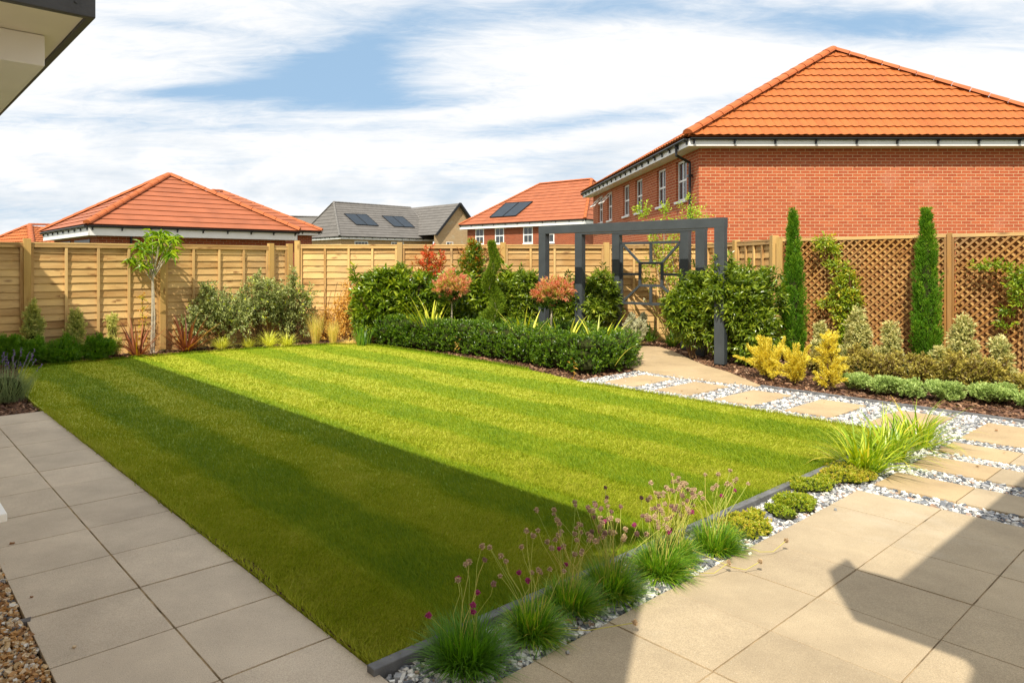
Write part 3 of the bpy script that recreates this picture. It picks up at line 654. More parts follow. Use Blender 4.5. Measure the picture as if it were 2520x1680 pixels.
# ================================================================== PERGOLA
dP = np.array((-.70, .714, 0)); dP /= np.linalg.norm(dP); nP = np.array((-dP[1], dP[0], 0)); nP = nP if nP[1] > 0 else -nP
pg = thing('pergola', G(1700, 880), 'dark grey painted wooden pergola of three stepped arches', 'pergola')
FR = [((4.285, 10.16), 1784, 1326), ((4.36, 11.11), 0, 0), ((4.42, 11.93), 0, 0)]
def ray_hit(p, u): # t along dP where the ray of column u is met
    r = (u-U0)/F; return (r*p[1]-p[0])/(dP[0]-r*dP[1])
frames = []
for (p, ul) in (((4.285, 10.20), 1339), ((4.375, 11.15), 1428), ((4.43, 11.97), 1519)):
    R_ = np.array((*p, 0)); t = ray_hit(p, ul); L_ = R_+dP*t; frames.append((R_, L_))
ztop = [2.125, 2.125, 2.125]
for i, (R_, L_) in enumerate(frames):
    for q in (R_, L_):
        m = MB(); e = .0725; hp = ztop[i]-.143
        m.box(q+Z*hp/2, dP*e, nP*.048, Z*hp/2, .5)
        m.box(q+nP*.0655+Z*hp/2, dP*(e-.012), nP*.0115, Z*hp/2, .5)      # grooved facing board
        m.box(q-nP*.0585+Z*hp/2, dP*(e-.0), nP*.0098, Z*hp/2, .5)
        m.build('post', M_pergola, pg, bevel=.003)
    m = MB(); m.bar(R_-dP*.0725+Z*(ztop[i]-.0715), L_+dP*.0725+Z*(ztop[i]-.0715), .1366, .143); m.build('beam', M_pergola, pg, bevel=.003)
m = MB()
P3 = frames[2][1]-dP*.0725; P4 = frames[2][0]+dP*.0725; dd = (P4-P3); LL = np.linalg.norm(dd); dd /= LL; bw = .045; pn = np.cross(dd, Z)
def pt(s, z): return P3+dd*s+Z*z
zt, zb, s0, s1, q0, q1 = 1.83, .745, .02, LL-.02, .33*LL, .69*LL; w0, w1 = 1.07, 1.47
def mk(a, b, w=bw, th=.04): m.bar(a, b, th, w, up=tuple(np.cross(pn, (b-a)/np.linalg.norm(b-a))))
mk(pt(0, zt), pt(LL, zt)); mk(pt(0, zb), pt(LL, zb)); mk(pt(s0, zb-.02), pt(s0, zt+.02)); mk(pt(s1, zb-.02), pt(s1, zt+.02))
mk(pt(q0-.02, w0), pt(q1+.02, w0), th=.044); mk(pt(q0-.02, w1), pt(q1+.02, w1), th=.044); mk(pt(q0, w0), pt(q0, w1)); mk(pt(q1, w0), pt(q1, w1))
cm, zm = (q0+q1)/2, (w0+w1)/2
mk(pt(s0, zb), pt(q0, w0), .04, .036); mk(pt(s1, zb), pt(q1, w0), .04, .036); mk(pt(s0, zt), pt(q0, w1), .04, .036); mk(pt(s1, zt), pt(q1, w1), .04, .036)
mk(pt(cm, zb), pt(cm, w0)); mk(pt(cm, w1), pt(cm, zt)); mk(pt(s0, zm), pt(q0, zm)); mk(pt(q1, zm), pt(s1, zm))
m.build('sunburst_panel', M_pergola, pg, bevel=.002)

# ================================================================== HOUSES
def slope_tiles(name, p0, p1, p2, p3, gauge, mat, parent, wave=0.0, wl=.2, lip=.020, samples=6):
    """tiled roof slope: eaves p0->p1, upper edge p3->p2 (may be a point); real overlapping courses"""
    p0, p1, p2, p3 = (np.asarray(x, float) for x in (p0, p1, p2, p3))
    du = (p1-p0); Lu = np.linalg.norm(du); du /= Lu
    up = (p3-p0)-du*np.dot(p3-p0, du); S = np.linalg.norm(up); up /= S; n = np.cross(du, up)
    if n[2] < 0: n = -n
    a3 = np.dot(p3-p0, du); a2 = np.dot(p2-p0, du); rows_ = max(2, round(S/gauge)); g = S/rows_
    V = []; Q = []; T = []; UV = []; step = wl/samples if wave else .30
    lp, rc = (lip, .006) if wave else (.026 if gauge < .36 else .036, .004)
    for r in range(rows_):
        t0, t1 = r*g, (r+1)*g; l0, l1 = a3*t0/S, a3*t1/S; r0 = Lu+(a2-Lu)*t0/S; r1 = Lu+(a2-Lu)*t1/S
        k = max(2, int((r0-l0)/step)); b = len(V)
        for i in range(k+1):
            f = i/k; x0 = l0+(r0-l0)*f
            x1 = min(max(x0, l1), r1)
            ph = (x0/wl) % 1.0
            wv = wave*((ph/.62 if ph < .62 else (1-ph)/.38)**1.2) if wave else 0
            jt = 0
            tt = (hash((r, int(x0/.3+(.5 if r % 2 else 0)))) % 97)/97.0
            P0 = p0+du*x0+up*(t0-.02)+n*(lp+wv); P1 = p0+du*x1+up*t1+n*(wv*.9+.004); Pb = p0+du*x0+up*(t0+(.016 if wave else .010))+n*(wv*.7-rc)
            V += [P0, P1, Pb]; T += [tt]*3
        for i in range(k):
            c = b+3*i; Q += [(c, c+3, c+4, c+1), (c+2, c+5, c+3, c)]
    b = len(V); V += [p0-n*.03, p1-n*.03, p2-n*.03, p3-n*.03]; T += [.2]*4; Q.append((b, b+1, b+2, b+3))
    o = npmesh(name, V, Q, mat, parent, tint=T, smooth=False); return o
def ridge(p, q, r, mat, parent, seg=.42, name='ridge_tiles', both=True):
    p, q = np.asarray(p, float), np.asarray(q, float); L = np.linalg.norm(q-p); d = (q-p)/L; sd = np.cross(d, Z); sd /= np.linalg.norm(sd); uu = np.cross(sd, d)
    m = MB(); n = max(1, round(L/seg)); K = 7
    for i in range(n):
        a_, b_ = p+d*(L*i/n), p+d*(L*(i+1)/n-.012); V = []
        for c, rr in ((a_, r*1.05), (b_, r*.95)):
            for j in range(K+1):
                th = math.pi*j/K; V.append(c+sd*math.cos(th)*rr+uu*(math.sin(th)*rr*.85-.02))
        m.add(V, [(j, j+1, K+2+j, K+1+j) for j in range(K)]+[tuple(range(K+1))], rng.random())
    return m.build(name, mat, parent, smooth=False)
def wall(name, p, q, z0, z1, mat, parent, holes=(), depth=.1, n_out=None):
    """wall from p to q with rectangular openings (s0,s1,z0,z1) whose reveals are depth deep"""
    p, q = np.asarray(p, float)*np.array((1, 1, 0)), np.asarray(q, float)*np.array((1, 1, 0)); L = np.linalg.norm(q-p); d = (q-p)/L; n = np.asarray(n_out, float)
    ss = sorted({0, L, *[h[0] for h in holes], *[h[1] for h in holes]}); zs = sorted({z0, z1, *[h[2] for h in holes], *[h[3] for h in holes]})
    m = MB(); flip = np.dot(np.cross(d, Z), n) < 0
    def quad(P): m.add(P, [(3, 2, 1, 0) if flip else (0, 1, 2, 3)])
    for i in range(len(ss)-1):
        for j in range(len(zs)-1):
            sm, zm_ = (ss[i]+ss[i+1])/2, (zs[j]+zs[j+1])/2
            if any(h[0] < sm < h[1] and h[2] < zm_ < h[3] for h in holes): continue
            quad([p+d*ss[i]+Z*zs[j], p+d*ss[i+1]+Z*zs[j], p+d*ss[i+1]+Z*zs[j+1], p+d*ss[i]+Z*zs[j+1]])
    for (a_, b_, c_, e_) in holes:
        i_ = -n*depth
        for P in ([p+d*a_+Z*c_, p+d*a_+Z*c_+i_, p+d*a_+Z*e_+i_, p+d*a_+Z*e_], [p+d*b_+Z*c_, p+d*b_+Z*e_, p+d*b_+Z*e_+i_, p+d*b_+Z*c_+i_],
                  [p+d*a_+Z*e_, p+d*a_+Z*e_+i_, p+d*b_+Z*e_+i_, p+d*b_+Z*e_], [p+d*a_+Z*c_, p+d*b_+Z*c_, p+d*b_+Z*c_+i_, p+d*a_+Z*c_+i_]): m.add(P, [(0, 1, 2, 3)])
    return m.build(name, mat, parent, uv=True)
def window(p, d, n, w, z0, z1, parent, depth=.09, cols=2, transom=.5, fw=.055, sill=True, curtain=False, open_top=False):
    """p = left foot of the opening on the wall face; d along the wall, n outwards"""
    p, d, n = (np.asarray(x, float) for x in (p, d, n)); c = p-n*(depth-.02); hgt = z1-z0
    m = MB(); th = .022
    m.box(c+d*w/2+Z*(z0+fw/2), d*w/2, n*th, Z*fw/2); m.box(c+d*w/2+Z*(z1-fw/2), d*w/2, n*th, Z*fw/2)
    for s in (fw/2, w-fw/2): m.box(c+d*s+Z*(z0+z1)/2, d*fw/2, n*(th-.001), Z*(hgt/2-fw))
    zt_ = z0+hgt*transom
    if transom: m.box(c+d*w/2+Z*zt_, d*(w/2-fw), n*(th-.002), Z*fw*.45)
    for k in range(1, cols): m.box(c+d*(w*k/cols)+Z*(z0+z1)/2, d*.014, n*(th-.004), Z*(hgt/2-fw))
    o = m.build('window', M_white, parent)
    g = MB(); g.box(c+d*w/2+Z*(z0+z1)/2-n*.004, d*(w/2-fw*.5), n*.003, Z*(hgt/2-fw*.5)); g.build('pane', M_glass, o)
    if curtain:
        g = MB(); g.box(c+d*w*.12+Z*(z0+z1)/2-n*.06, d*w*.10, n*.01, Z*(hgt/2-.02)); g.build('curtain', M_offwhite, o)
    if open_top:
        g = MB(); q = c+n*.05; e = (n*math.sin(.75)-Z*math.cos(.75)); hh = hgt*.5; top = q+Z*(z1-.02); dn = e*hh
        for s in (0.02, w-.02): g.bar(top+d*s, top+d*s+dn, .04, .03, up=tuple(np.cross(d, e)))
        for f in (0.0, 1.0): g.bar(top+dn*f+d*.0, top+dn*f+d*w, .04, .03, up=tuple(np.cross(d, e)))
        g.bar(top+dn*.5, top+dn*.5+d*w, .02, .02, up=tuple(np.cross(d, e))); s_ = g.build('open_sash', M_white, o)
    if sill:
        g = MB(); g.box(p+d*w/2+n*.0+Z*(z0-.0325), d*(w/2+.04), n*.045, Z*.03); g.build('sill', M_white, o)
    return o
def eaves(p, q, n, zb, zt_, parent, over, gut=.058, mat_g=None, brackets=.9, faschia_mat=None, ends=(0, 0)):
    """fascia, soffit and gutter along the eaves line p->q (wall line); n outwards"""
    p, q, n = (np.asarray(x, float) for x in (p, q, n)); d = (q-p)/np.linalg.norm(q-p); P_, Q_ = p-d*ends[0]+n*over, q+d*ends[1]+n*over; L = np.linalg.norm(Q_-P_)
    m = MB(); m.box((P_+Q_)/2+Z*(zb+zt_)/2-n*.011, d*(L/2-.0), n*.011, Z*(zt_-zb)/2); m.build('fascia', faschia_mat or M_white, parent)
    m = MB(); m.box((P_+Q_)/2-n*(over/2+.012)+Z*(zb+.012), d*(L/2-.024), n*(over/2-.012), Z*.008); m.build('soffit', faschia_mat or M_white, parent)
    g = MB(); K = 6; c0 = P_+n*gut+Z*(zt_-.0); c1 = Q_+n*gut+Z*(zt_-.0); V = []
    for c in (c0, c1):
        for j in range(K+1):
            th = math.pi*j/K; V.append(c+n*math.cos(th)*gut-Z*(math.sin(th)*gut*.9))
    g.add(V, [(j, j+1, K+2+j, K+1+j) for j in range(K)]+[tuple(range(K+1)), tuple(range(K+1, 2*K+2))])
    g.box((c0+c1)/2+n*gut*.96-Z*.005, d*L/2, n*.008, Z*.012)
    g.build('gutter', mat_g or M_black, parent)
    if brackets:
        k = int(L/brackets)
        for i in range(k+1):
            b = MB(); c = P_+d*(.1+(L-.2)*i/k)+n*gut; b.box(c+Z*(zt_-.058), d*.018, n*gut*1.0, Z*.01); b.box(c-n*gut*.7+Z*(zt_-.09), d*.018, n*.02, Z*.04)
            b.build('gutter_bracket', M_black, parent)

# ---- large brick house on the right
bh = thing('brick_house', (6.47, 16.65, 0), 'large red brick house with orange pantile hipped roof', 'house')
W0 = np.array((6.47, 16.65, 0)); sd_ = np.array((.03, 1, 0)); sd_ /= np.linalg.norm(sd_); nW = np.array((-1, .03, 0)); nW /= np.linalg.norm(nW); nF = np.array((0, -1.0, 0))
WR = np.array((15.4, 16.65, 0)); WE = W0+sd_*12.08
ztopw = 4.26
wins = [(17.50, 18.32), (19.2, 20.0), (21.5, 22.3), (23.05, 23.85), (25.45, 26.2), (27.0, 27.75)]
holes = [(a-16.65, b-16.65, 3.07, 4.10) for a, b in wins]
wall('front_wall', W0, WR, -.1, ztopw, M_brick, bh, n_out=nF)
wall('side_wall', W0, WE, -.1, ztopw, M_brick, bh, holes=holes, n_out=nW)
wall('back_wall', WE, WE+np.array((9, 0, 0)), -.1, ztopw, M_brick, bh, n_out=-nF); wall('far_wall', WR, WR+sd_*12.08, -.1, ztopw, M_brick, bh, n_out=-nW)
for k, (a, b) in enumerate(wins):
    window(W0+sd_*(a-16.65), sd_, nW, b-a, 3.07, 4.10, bh, depth=.10, cols=2, transom=.5, open_top=(k >= 4))
eaves(W0, WR, nF, 4.20, 4.37, bh, .36, ends=(.36, .36), gut=.05); eaves(W0, WE, nW, 4.201, 4.371, bh, .36, ends=(.36, .36), brackets=.62, gut=.05)
ze = 4.43; e = .43
c00 = np.array((6.04, 16.22, ze)); c10 = np.array((15.85, 16.22, ze)); c01 = c00+sd_*12.95; c11 = c10+sd_*12.95
ap = np.array((10.98, 19.19, 7.33)); ap = AT(2050, 19.19, HZ(126, 19.19)); ap2 = ap+sd_*7.0
slope_tiles('roof', c00, c10, ap, ap, .338, M_tile_big, bh, wave=.028, wl=.20, lip=.034)
slope_tiles('roof', c01, c00, ap, ap2, .338, M_tile_big, bh, wave=.028, wl=.20, lip=.042)
slope_tiles('roof', c10, c11, ap2, ap, .338, M_tile_big, bh, wave=0, lip=.04); slope_tiles('roof', c11, c01, ap2, ap2, .338, M_tile_big, bh, wave=0, lip=.04)
ridge(c00+Z*.06, ap+Z*.06, .135, M_ridge, bh); ridge(c10+Z*.05, ap+Z*.05, .12, M_ridge, bh); ridge(ap+Z*.05, ap2+Z*.05, .12, M_ridge, bh)
m = MB(); q = W0+sd_*.42+nW*.07
m.tube([q+nW*.33+Z*4.33, q+nW*.33+Z*4.10, q+nW*.0+Z*3.92, q+Z*3.80, q+Z*-.1], .036, 8); m.box(q+Z*3.6, nW*.05, sd_*.05, Z*.03); m.box(q+Z*2.6, nW*.05, sd_*.05, Z*.03)
m.build('downpipe', M_black, bh, smooth=False)

def hip_house(name, label, L0, d, N_, L, W, zeave, ridge_pts, brick, tile, ridgem, gauge, wins, wz=(3.1, 4.3), ww=.8, cols=2, over=.35, near=None, cat='house', brackets=.9, fas=.2, tr=.5, solar=None):
    h = thing(name, L0, label, cat); L0 = np.asarray(L0, float)*np.array((1, 1, 0)); d, N_ = np.asarray(d, float), np.asarray(N_, float)
    a = L0+d*over+N_*over; b = L0+d*(L-over)+N_*over; c = L0+d*(L-over)+N_*(W-over); e_ = L0+d*over+N_*(W-over); zt_ = zeave-.12
    hl = [(s-over, s-over+ww, wz[0], wz[1]) for s in wins]
    wall('wall', a, b, -.1, zt_, brick, h, holes=hl, n_out=-N_, depth=.08)
    for P_, Q_, n_ in ((b, c, d), (c, e_, N_), (e_, a, -d)): wall('wall', P_, Q_, -.1, zt_, brick, h, n_out=n_)
    for s in wins: window(L0*1+d*s+N_*over, d, -N_, ww, wz[0], wz[1], h, cols=cols, curtain=True, transom=tr, fw=.085, depth=.04)
    for (P_, Q_, n_) in ((a, b, -N_), (b, c, d), (e_, a, -d)):
        eaves(P_, Q_, n_, zt_-fas+.1, zt_+.08, h, over-.06, ends=(over-.06, over-.06), brackets=brackets)
    E0, E1, E2, E3 = L0+Z*zeave, L0+d*L+Z*zeave, L0+d*L+N_*W+Z*zeave, L0+N_*W+Z*zeave
    R0, R1 = (np.asarray(x, float) for x in ridge_pts)
    slope_tiles('roof', E0, E1, R1, R0, gauge, tile, h); slope_tiles('roof', E1, E2, R1, R1, gauge, tile, h)
    slope_tiles('roof', E2, E3, R0, R1, gauge, tile, h); slope_tiles('roof', E3, E0, R0, R0, gauge, tile, h)
    for P_, Q_ in ((E0, R0), (E1, R1), (E2, R1), (E3, R0)): ridge(P_+Z*.04, Q_+Z*.04, .12, ridgem, h, seg=.45)
    if np.linalg.norm(R1-R0) > .3: ridge(R0+Z*.04, R1+Z*.04, .12, ridgem, h, seg=.45)
    if solar:
        n_ = np.cross(d, (R0-E0)); n_ /= np.linalg.norm(n_); n_ = n_ if n_[2] > 0 else -n_
        for quad in solar:
            Q = [RP(u, v, E0, n_)+n_*.10 for u, v in quad]      # bl, tl, tr, br
            for f0, f1 in ((0.0, .495), (.505, 1.0)):
                c4 = [Q[0]+(Q[3]-Q[0])*f0, Q[1]+(Q[2]-Q[1])*f0, Q[1]+(Q[2]-Q[1])*f1, Q[0]+(Q[3]-Q[0])*f1]
                mm = MB(); mm.add([x-n_*.06 for x in c4]+c4, [(0, 1, 2, 3), (4, 7, 6, 5), (0, 3, 7, 4), (1, 5, 6, 2), (0, 4, 5, 1), (3, 2, 6, 7)]); o = mm.build('solar_panel', M_solar, h)
                fr = MB()
                for i in range(4): fr.bar(c4[i]+n_*.005, c4[(i+1) % 4]+n_*.005, .05, .03)
                fr.build('panel_frame', M_solar_frame, o)
    return h
# ---- red roofed house with solar panels, centre
L0 = AT(1128.7, 56.9); d2 = np.array((.72, -.69, 0)); d2 /= np.linalg.norm(d2); N2 = np.array((.69, .72, 0)); N2 /= np.linalg.norm(N2)
P_ = L0+d2*5.15+N2*4; P_[2] = HZ(453.6, P_[1]); Q_ = L0+d2*9.84+N2*4; Q_[2] = HZ(441, Q_[1]); Q_[2] = P_[2]
hip_house('brick_house', 'red roofed brick house with two solar panels beyond the back fence', L0, d2, N2, 11.67, 8, 4.62, (P_, Q_), M_brick_dark, M_tile_red, M_ridge, .42,
          [1.35, 3.35, 6.05, 7.95], (3.02, 4.30), .88, over=.5, brackets=1.1, fas=.34, solar=[((1206, 537), (1246, 502), (1312, 498), (1270, 533))])
# ---- grey roofed bungalow with buff gable
L0 = AT(835.8, 66.0); d3 = AT(1078.6, 73.3)-L0; L3 = np.linalg.norm(d3); d3 /= L3; N3 = np.array((-d3[1], d3[0], 0)); zE = HZ(580.8, 66.0)
gh = hip_house('grey_roof_house', 'buff brick house with grey tiled roof and two pairs of solar panels', L0, d3, N3, L3, 8.4, zE, ((L0+d3*1.8+N3*4.2)*np.array((1, 1, 0))+Z*HZ(498, (L0+d3*1.8+N3*4.2)[1]), (L0+d3*11.4+N3*4.2)*np.array((1, 1, 0))+Z*HZ(500, (L0+d3*1.8+N3*4.2)[1])),
          M_brick_buff, M_tile_grey, M_ridge_grey, .40, [1.9, 6.2], (zE-1.25, zE-.42), 1.55, cols=4, over=.4, fas=.25, tr=0,
          solar=[((876, 554), (846, 527.5), (901, 529.5), (931, 557)), ((969, 558.5), (939, 532.5), (990, 535), (1020, 561))])
# projecting gable of that house
def unit_(v): v = np.array(v, float); return v/np.linalg.norm(v)
Yg = 70.0; gL = np.array((.75, 70.2, 4.3)); gA = np.array((3.23, 72.2, HZ(504, 72.2))); gR = np.array((5.75, 74.2, 4.3))
gb = np.array((-.64, .77, 0)); gb /= np.linalg.norm(gb)
m = MB(); m.add([gL*np.array((1, 1, 0)), gR*np.array((1, 1, 0)), gR, gA, gL], [(0, 1, 2, 3, 4)]); m.build('gable_wall', M_brick_buff, gh, uv=True)
ov = -gb*.35
slope_tiles('gable_roof', gL+gb*12+Z*.1, gL+ov+Z*.1, gA+ov+Z*.15, gA+gb*12+Z*.15, .40, M_tile_grey, gh)
slope_tiles('gable_roof', gR+ov+Z*.1, gR+gb*12+Z*.1, gA+gb*12+Z*.15, gA+ov+Z*.15, .40, M_tile_grey, gh)
m = MB(); m.bar(gL+ov+Z*.06, gA+ov+Z*.12, .12, .22); m.bar(gR+ov+Z*.06, gA+ov+Z*.12, .12, .22); m.build('verge', M_solar_frame, gh)
window(gL*np.array((1, 1, 0))+unit_((.77, .64, 0))*1.6, unit_((.77, .64, 0)), unit_((.64, -.77, 0)), .9, HZ(606, 71), HZ(595, 71), gh, depth=-.02, sill=False, transom=0)
# ---- far grey roof
Yf = 96.0; L0 = AT(640, Yf+6)
dF = np.array((1.0, .05, 0)); dF /= np.linalg.norm(dF); NF = np.array((-.05, 1, 0)); NF /= np.linalg.norm(NF)
hip_house('grey_roof_house', 'distant grey tiled roof showing between the garage and the buff house', AT(590, Yf), dF, NF, 12, 8, 4.9, (AT(650, Yf+4, HZ(531, Yf+4)), AT(790, Yf+4, HZ(534, Yf+4))), M_brick_buff, M_tile_grey, M_ridge_grey, .45, [], over=.4)
# ---- red roofed garage on the left
L0 = AT(213.6, 20.0); dG = B.copy(); NG = A.copy()
apx = L0+dG*3.42+NG*3.2; apx[2] = HZ(432, apx[1]); LG = 6.84
gg = hip_house('brick_garage', 'low brick garage with red pyramid roof beyond the left fence', L0, dG, NG, LG, 6.4, 2.60, (apx, apx+dG*.05), M_brick_dark, M_tile_red, M_ridge, .345, [], over=.36, cat='garage', brackets=.75, fas=.30)
m = MB(); q = L0+dG*.36+NG*.36+dG*.95-NG*.05; m.tube([q-NG*.0+Z*2.45, q+Z*0], .034, 8); m.build('downpipe', M_black, gg)
for s_ in (.75, 3.2):
    m = MB(); m.box(L0+dG*.352+NG*(.36+s_+.95)+Z*1.1, dG*.012, NG*.95, Z*1.1); m.build('garage_door', M_black, gg)
# ---- neighbour roof peeping behind the garage
L0 = apx+dG*3.6+NG*6.5; L0[2] = 0; r0 = AT(524, 33.5, HZ(471.5, 33.5)); r1 = AT(546, 34.3, HZ(472.5, 34.3))
h4 = hip_house('brick_garage', 'second red tiled garage roof rising just behind the first', r0*np.array((1, 1, 0))-dG*3.4-NG*3.4, dG, NG, 7.4, 6.8, HZ(560, 36)-.3, (r0, r1), M_brick_dark, M_tile_red, M_ridge, .345, [], over=.36, cat='garage')
# ---- pantile roof at the far left
rA = AT(73, 36, HZ(556, 36)); rB = AT(125, 38.5, HZ(556.5, 38.5)); eL = AT(-35, 31.5, HZ(600, 31.5)); zz_ = eL[2]
f5 = thing('pantile_garage', AT(40, 34), 'low orange pantile roof at the left end beyond the fence', 'garage')
e1 = AT(80, 31.0, zz_-.25); e2 = AT(180, 34, zz_-.25); eL = AT(-80, 36, zz_-.25)
slope_tiles('roof', e1, e2, rB, rA, .34, M_tile_big, f5, wave=.028, wl=.3, lip=.04); slope_tiles('roof', eL, e1, rA, rA, .34, M_tile_big, f5, wave=.028, wl=.3, lip=.04)
ridge(e1+Z*.05, rA+Z*.05, .13, M_ridge, f5); ridge(eL+Z*.05, rA+Z*.05, .13, M_ridge, f5); ridge(rA+Z*.05, rB+Z*.05, .13, M_ridge, f5)
m = MB(); m.prism([e1*np.array((1, 1, 0))+np.array((0, .4, 0)), e2*np.array((1, 1, 0))+np.array((0, .4, 0)), AT(150, 41), eL*np.array((1, 1, 0))+np.array((.4, .2, 0))], -.1, zz_-.3); m.build('wall', M_brick_dark, f5, uv=True)

# ---- the house the garden belongs to, left of and behind the camera
oh = thing('own_house', AB(.4, -.4), 'cream house corner with grey gutter at the upper left', 'house')
m = MB(); m.prism(rect(.31, 14, -.55, .03), -.1, 3.62); m.build('wall', M_white_shop, oh)
m = MB(); pr = [(.45, 3.56), (.45, 3.66), (-3.2, 5.3), (-3.2, 5.2)]
for a in (.545, 14.3): pass
m.add([AB(.545, b, z) for b, z in pr]+[AB(14.3, b, z) for b, z in pr], [(0, 1, 2, 3), (7, 6, 5, 4), (0, 4, 5, 1), (1, 5, 6, 2), (2, 6, 7, 3), (3, 7, 4, 0)]); m.build('roof', M_tile_grey, oh)
# roof of the wing behind the camera: throws the stepped shadow on the patio
off = (1.30, 2.34)
poly = [(1.13, 6.6), (1.13, 3.72), (1.295, 3.70), (1.369, 3.794), (1.37, 3.567), (1.30, 3.44), (1.132, 3.19), (.77, 3.19), (.715, 3.125), (.70, 2.99), (-.7, 2.99), (-.7, 6.6)]
m = MB(); m.prism([AB(a-off[0], b-off[1]) for a, b in poly], 2.95, 3.0); m.build('wing_roof', M_tile_grey, oh)
m = MB(); m.prism(rect(-1.95, -1.1, 1.3, 4.2), -.1, 2.948); m.build('wing_wall', M_white_shop, oh)
# projecting eaves with gutter, upper left of the photograph
Ye = 2.65; E = AT(222, Ye, HZ(44.5, Ye)); ae, be = E@A, E@B; zs = E[2]
m = MB(); m.prism([AB(ae-.004, be-.02), AB(ae-.004, be-2.6), AB(ae+4.3, be-2.6), AB(ae+4.3, be-.02)], zs, zs+.02); m.build('soffit', M_white_shop, oh)
m = MB(); hg = .075
m.prism([AB(ae-.03, be+.012), AB(ae-.03, be-2.6), AB(ae, be-2.6), AB(ae, be-.018), AB(ae+4.3, be-.018), AB(ae+4.3, be+.012)], zs-.008, zs+hg); m.build('gutter', M_gut, oh, bevel=.004)
m = MB(); m.tube([AB(ae-.034, be-.055, zs+.04), AB(ae-.026, be-.055, zs+.04)], .007, 10); m.build('screw', M_gut, oh)
bx0 = AT(110, 2.85, zs); ab, bb_ = bx0@A, bx0@B; zl = HZ(164, 2.85)
m = MB(); m.prism([AB(ab, bb_), AB(ab, bb_-2.4), AB(ab+4.0, bb_-2.4), AB(ab+4.0, bb_)], zl, zs-.002); m.build('boxed_eaves', M_offwhite, oh, bevel=.003)
m = MB(); m.prism([AB(ae, be-.05), AB(ae, be-2.6), AB(ae+4.3, be-2.6), AB(ae+4.3, be-.05)], zs+.03, zs+.07); m.build('canopy_roof', M_tile_grey, oh)
# sill at the left edge
s_t = AT(18, 1.78, HZ(1262, 1.78)); sa, sb = s_t@A, s_t@B
m = MB(); m.prism([AB(sa, sb), AB(sa, sb-.5), AB(sa+1.2, sb-.5), AB(sa+1.2, sb)], s_t[2]-.022, s_t[2]); m.build('window_sill', M_white, oh, bevel=.003)

# ================================================================== PLANTS
LT = {'leaf': (np.array([(0, 0, 0), (.42, .5, .10), (1, 0, -.12), (.42, -.5, .10)]), np.array([(0, 1, 2), (0, 2, 3)])),
      'long': (np.array([(0, 0, 0), (.35, .5, .05), (.75, .34, -.10), (1, 0, -.32), (.75, -.34, -.10), (.35, -.5, .05), (.5, 0, -.06)]), np.array([(0, 1, 6), (1, 2, 6), (2, 3, 6), (3, 4, 6), (4, 5, 6), (5, 0, 6)])),
      'needle': (np.array([(0, .5, 0), (0, -.5, 0), (1, 0, 0)]), np.array([(0, 1, 2)]))}
def unit(v): return v/(np.linalg.norm(v, axis=-1, keepdims=True)+1e-9)
def leafmesh(P, Lv, size, aspect, tmpl, r, tint, curl=1.0):
    T, Fq = LT[tmpl]; n = len(P); Lv = unit(Lv); rnd = unit(r.normal(0, 1, (n, 3))+np.array((0, 0, 1.2)))
    S = unit(np.cross(Lv, rnd)); Nn = np.cross(S, Lv); Nn *= np.sign(Nn[:, 2:3]+.2)
    sz = size*r.uniform(.7, 1.25, n)
    V = P[:, None]+sz[:, None, None]*(T[None, :, 0:1]*Lv[:, None]+T[None, :, 1:2]*aspect*S[:, None]+T[None, :, 2:3]*curl*Nn[:, None])
    Fc = Fq[None]+(np.arange(n)*len(T))[:, None, None]
    return V.reshape(-1, 3), Fc.reshape(-1, 3), np.repeat(tint, len(T))
SP = {  # leaf length, aspect, leaves per shoot, shoot length, upward bias, spread angle, template, cover, material
 'laurel': (.115, .36, 9, .10, .45, .85, 'long', 1.7, L_laurel), 'dklaurel': (.082, .34, 8, .10, .35, .85, 'long', 1.7, L_dklaurel),
 'box': (.034, .50, 7, .055, .75, .75, 'leaf', 1.9, L_box), 'elaeag': (.062, .46, 6, .11, .3, .9, 'leaf', 1.0, L_elaeag),
 'varieg': (.046, .5, 7, .07, .6, .9, 'leaf', 1.5, L_varieg), 'varieg_l': (.044, .34, 8, .07, .75, .7, 'leaf', 1.3, L_varieg_l),
 'hebe': (.022, .55, 9, .035, .9, .6, 'leaf', 2.2, L_hebe), 'hebe_dk': (.040, .25, 9, .06, .9, .6, 'leaf', 1.7, L_hebe_dk),
 'gold': (.034, .24, 10, .09, .9, .55, 'leaf', 1.3, L_gold), 'bronze': (.036, .5, 7, .06, .4, .9, 'leaf', 1.5, L_bronze),
 'photinia': (.068, .27, 8, .06, .7, .65, 'leaf', 1.5, L_photinia), 'red': (.07, .33, 8, .09, .7, .7, 'long', 1.2, L_red),
 'cushion': (.014, .6, 6, .012, .9, .8, 'leaf', 2.4, L_cushion), 'climber': (.050, .5, 5, .08, .2, 1.0, 'leaf', 1.3, L_climber),
 'climber_p': (.052, .62, 5, .10, .2, 1.0, 'leaf', .9, L_climber_p), 'dry': (.052, .40, 5, .12, -.9, .8, 'leaf', .7, L_dry),
 'silver': (.036, .4, 8, .05, .9, .6, 'leaf', 1.4, L_silver)}
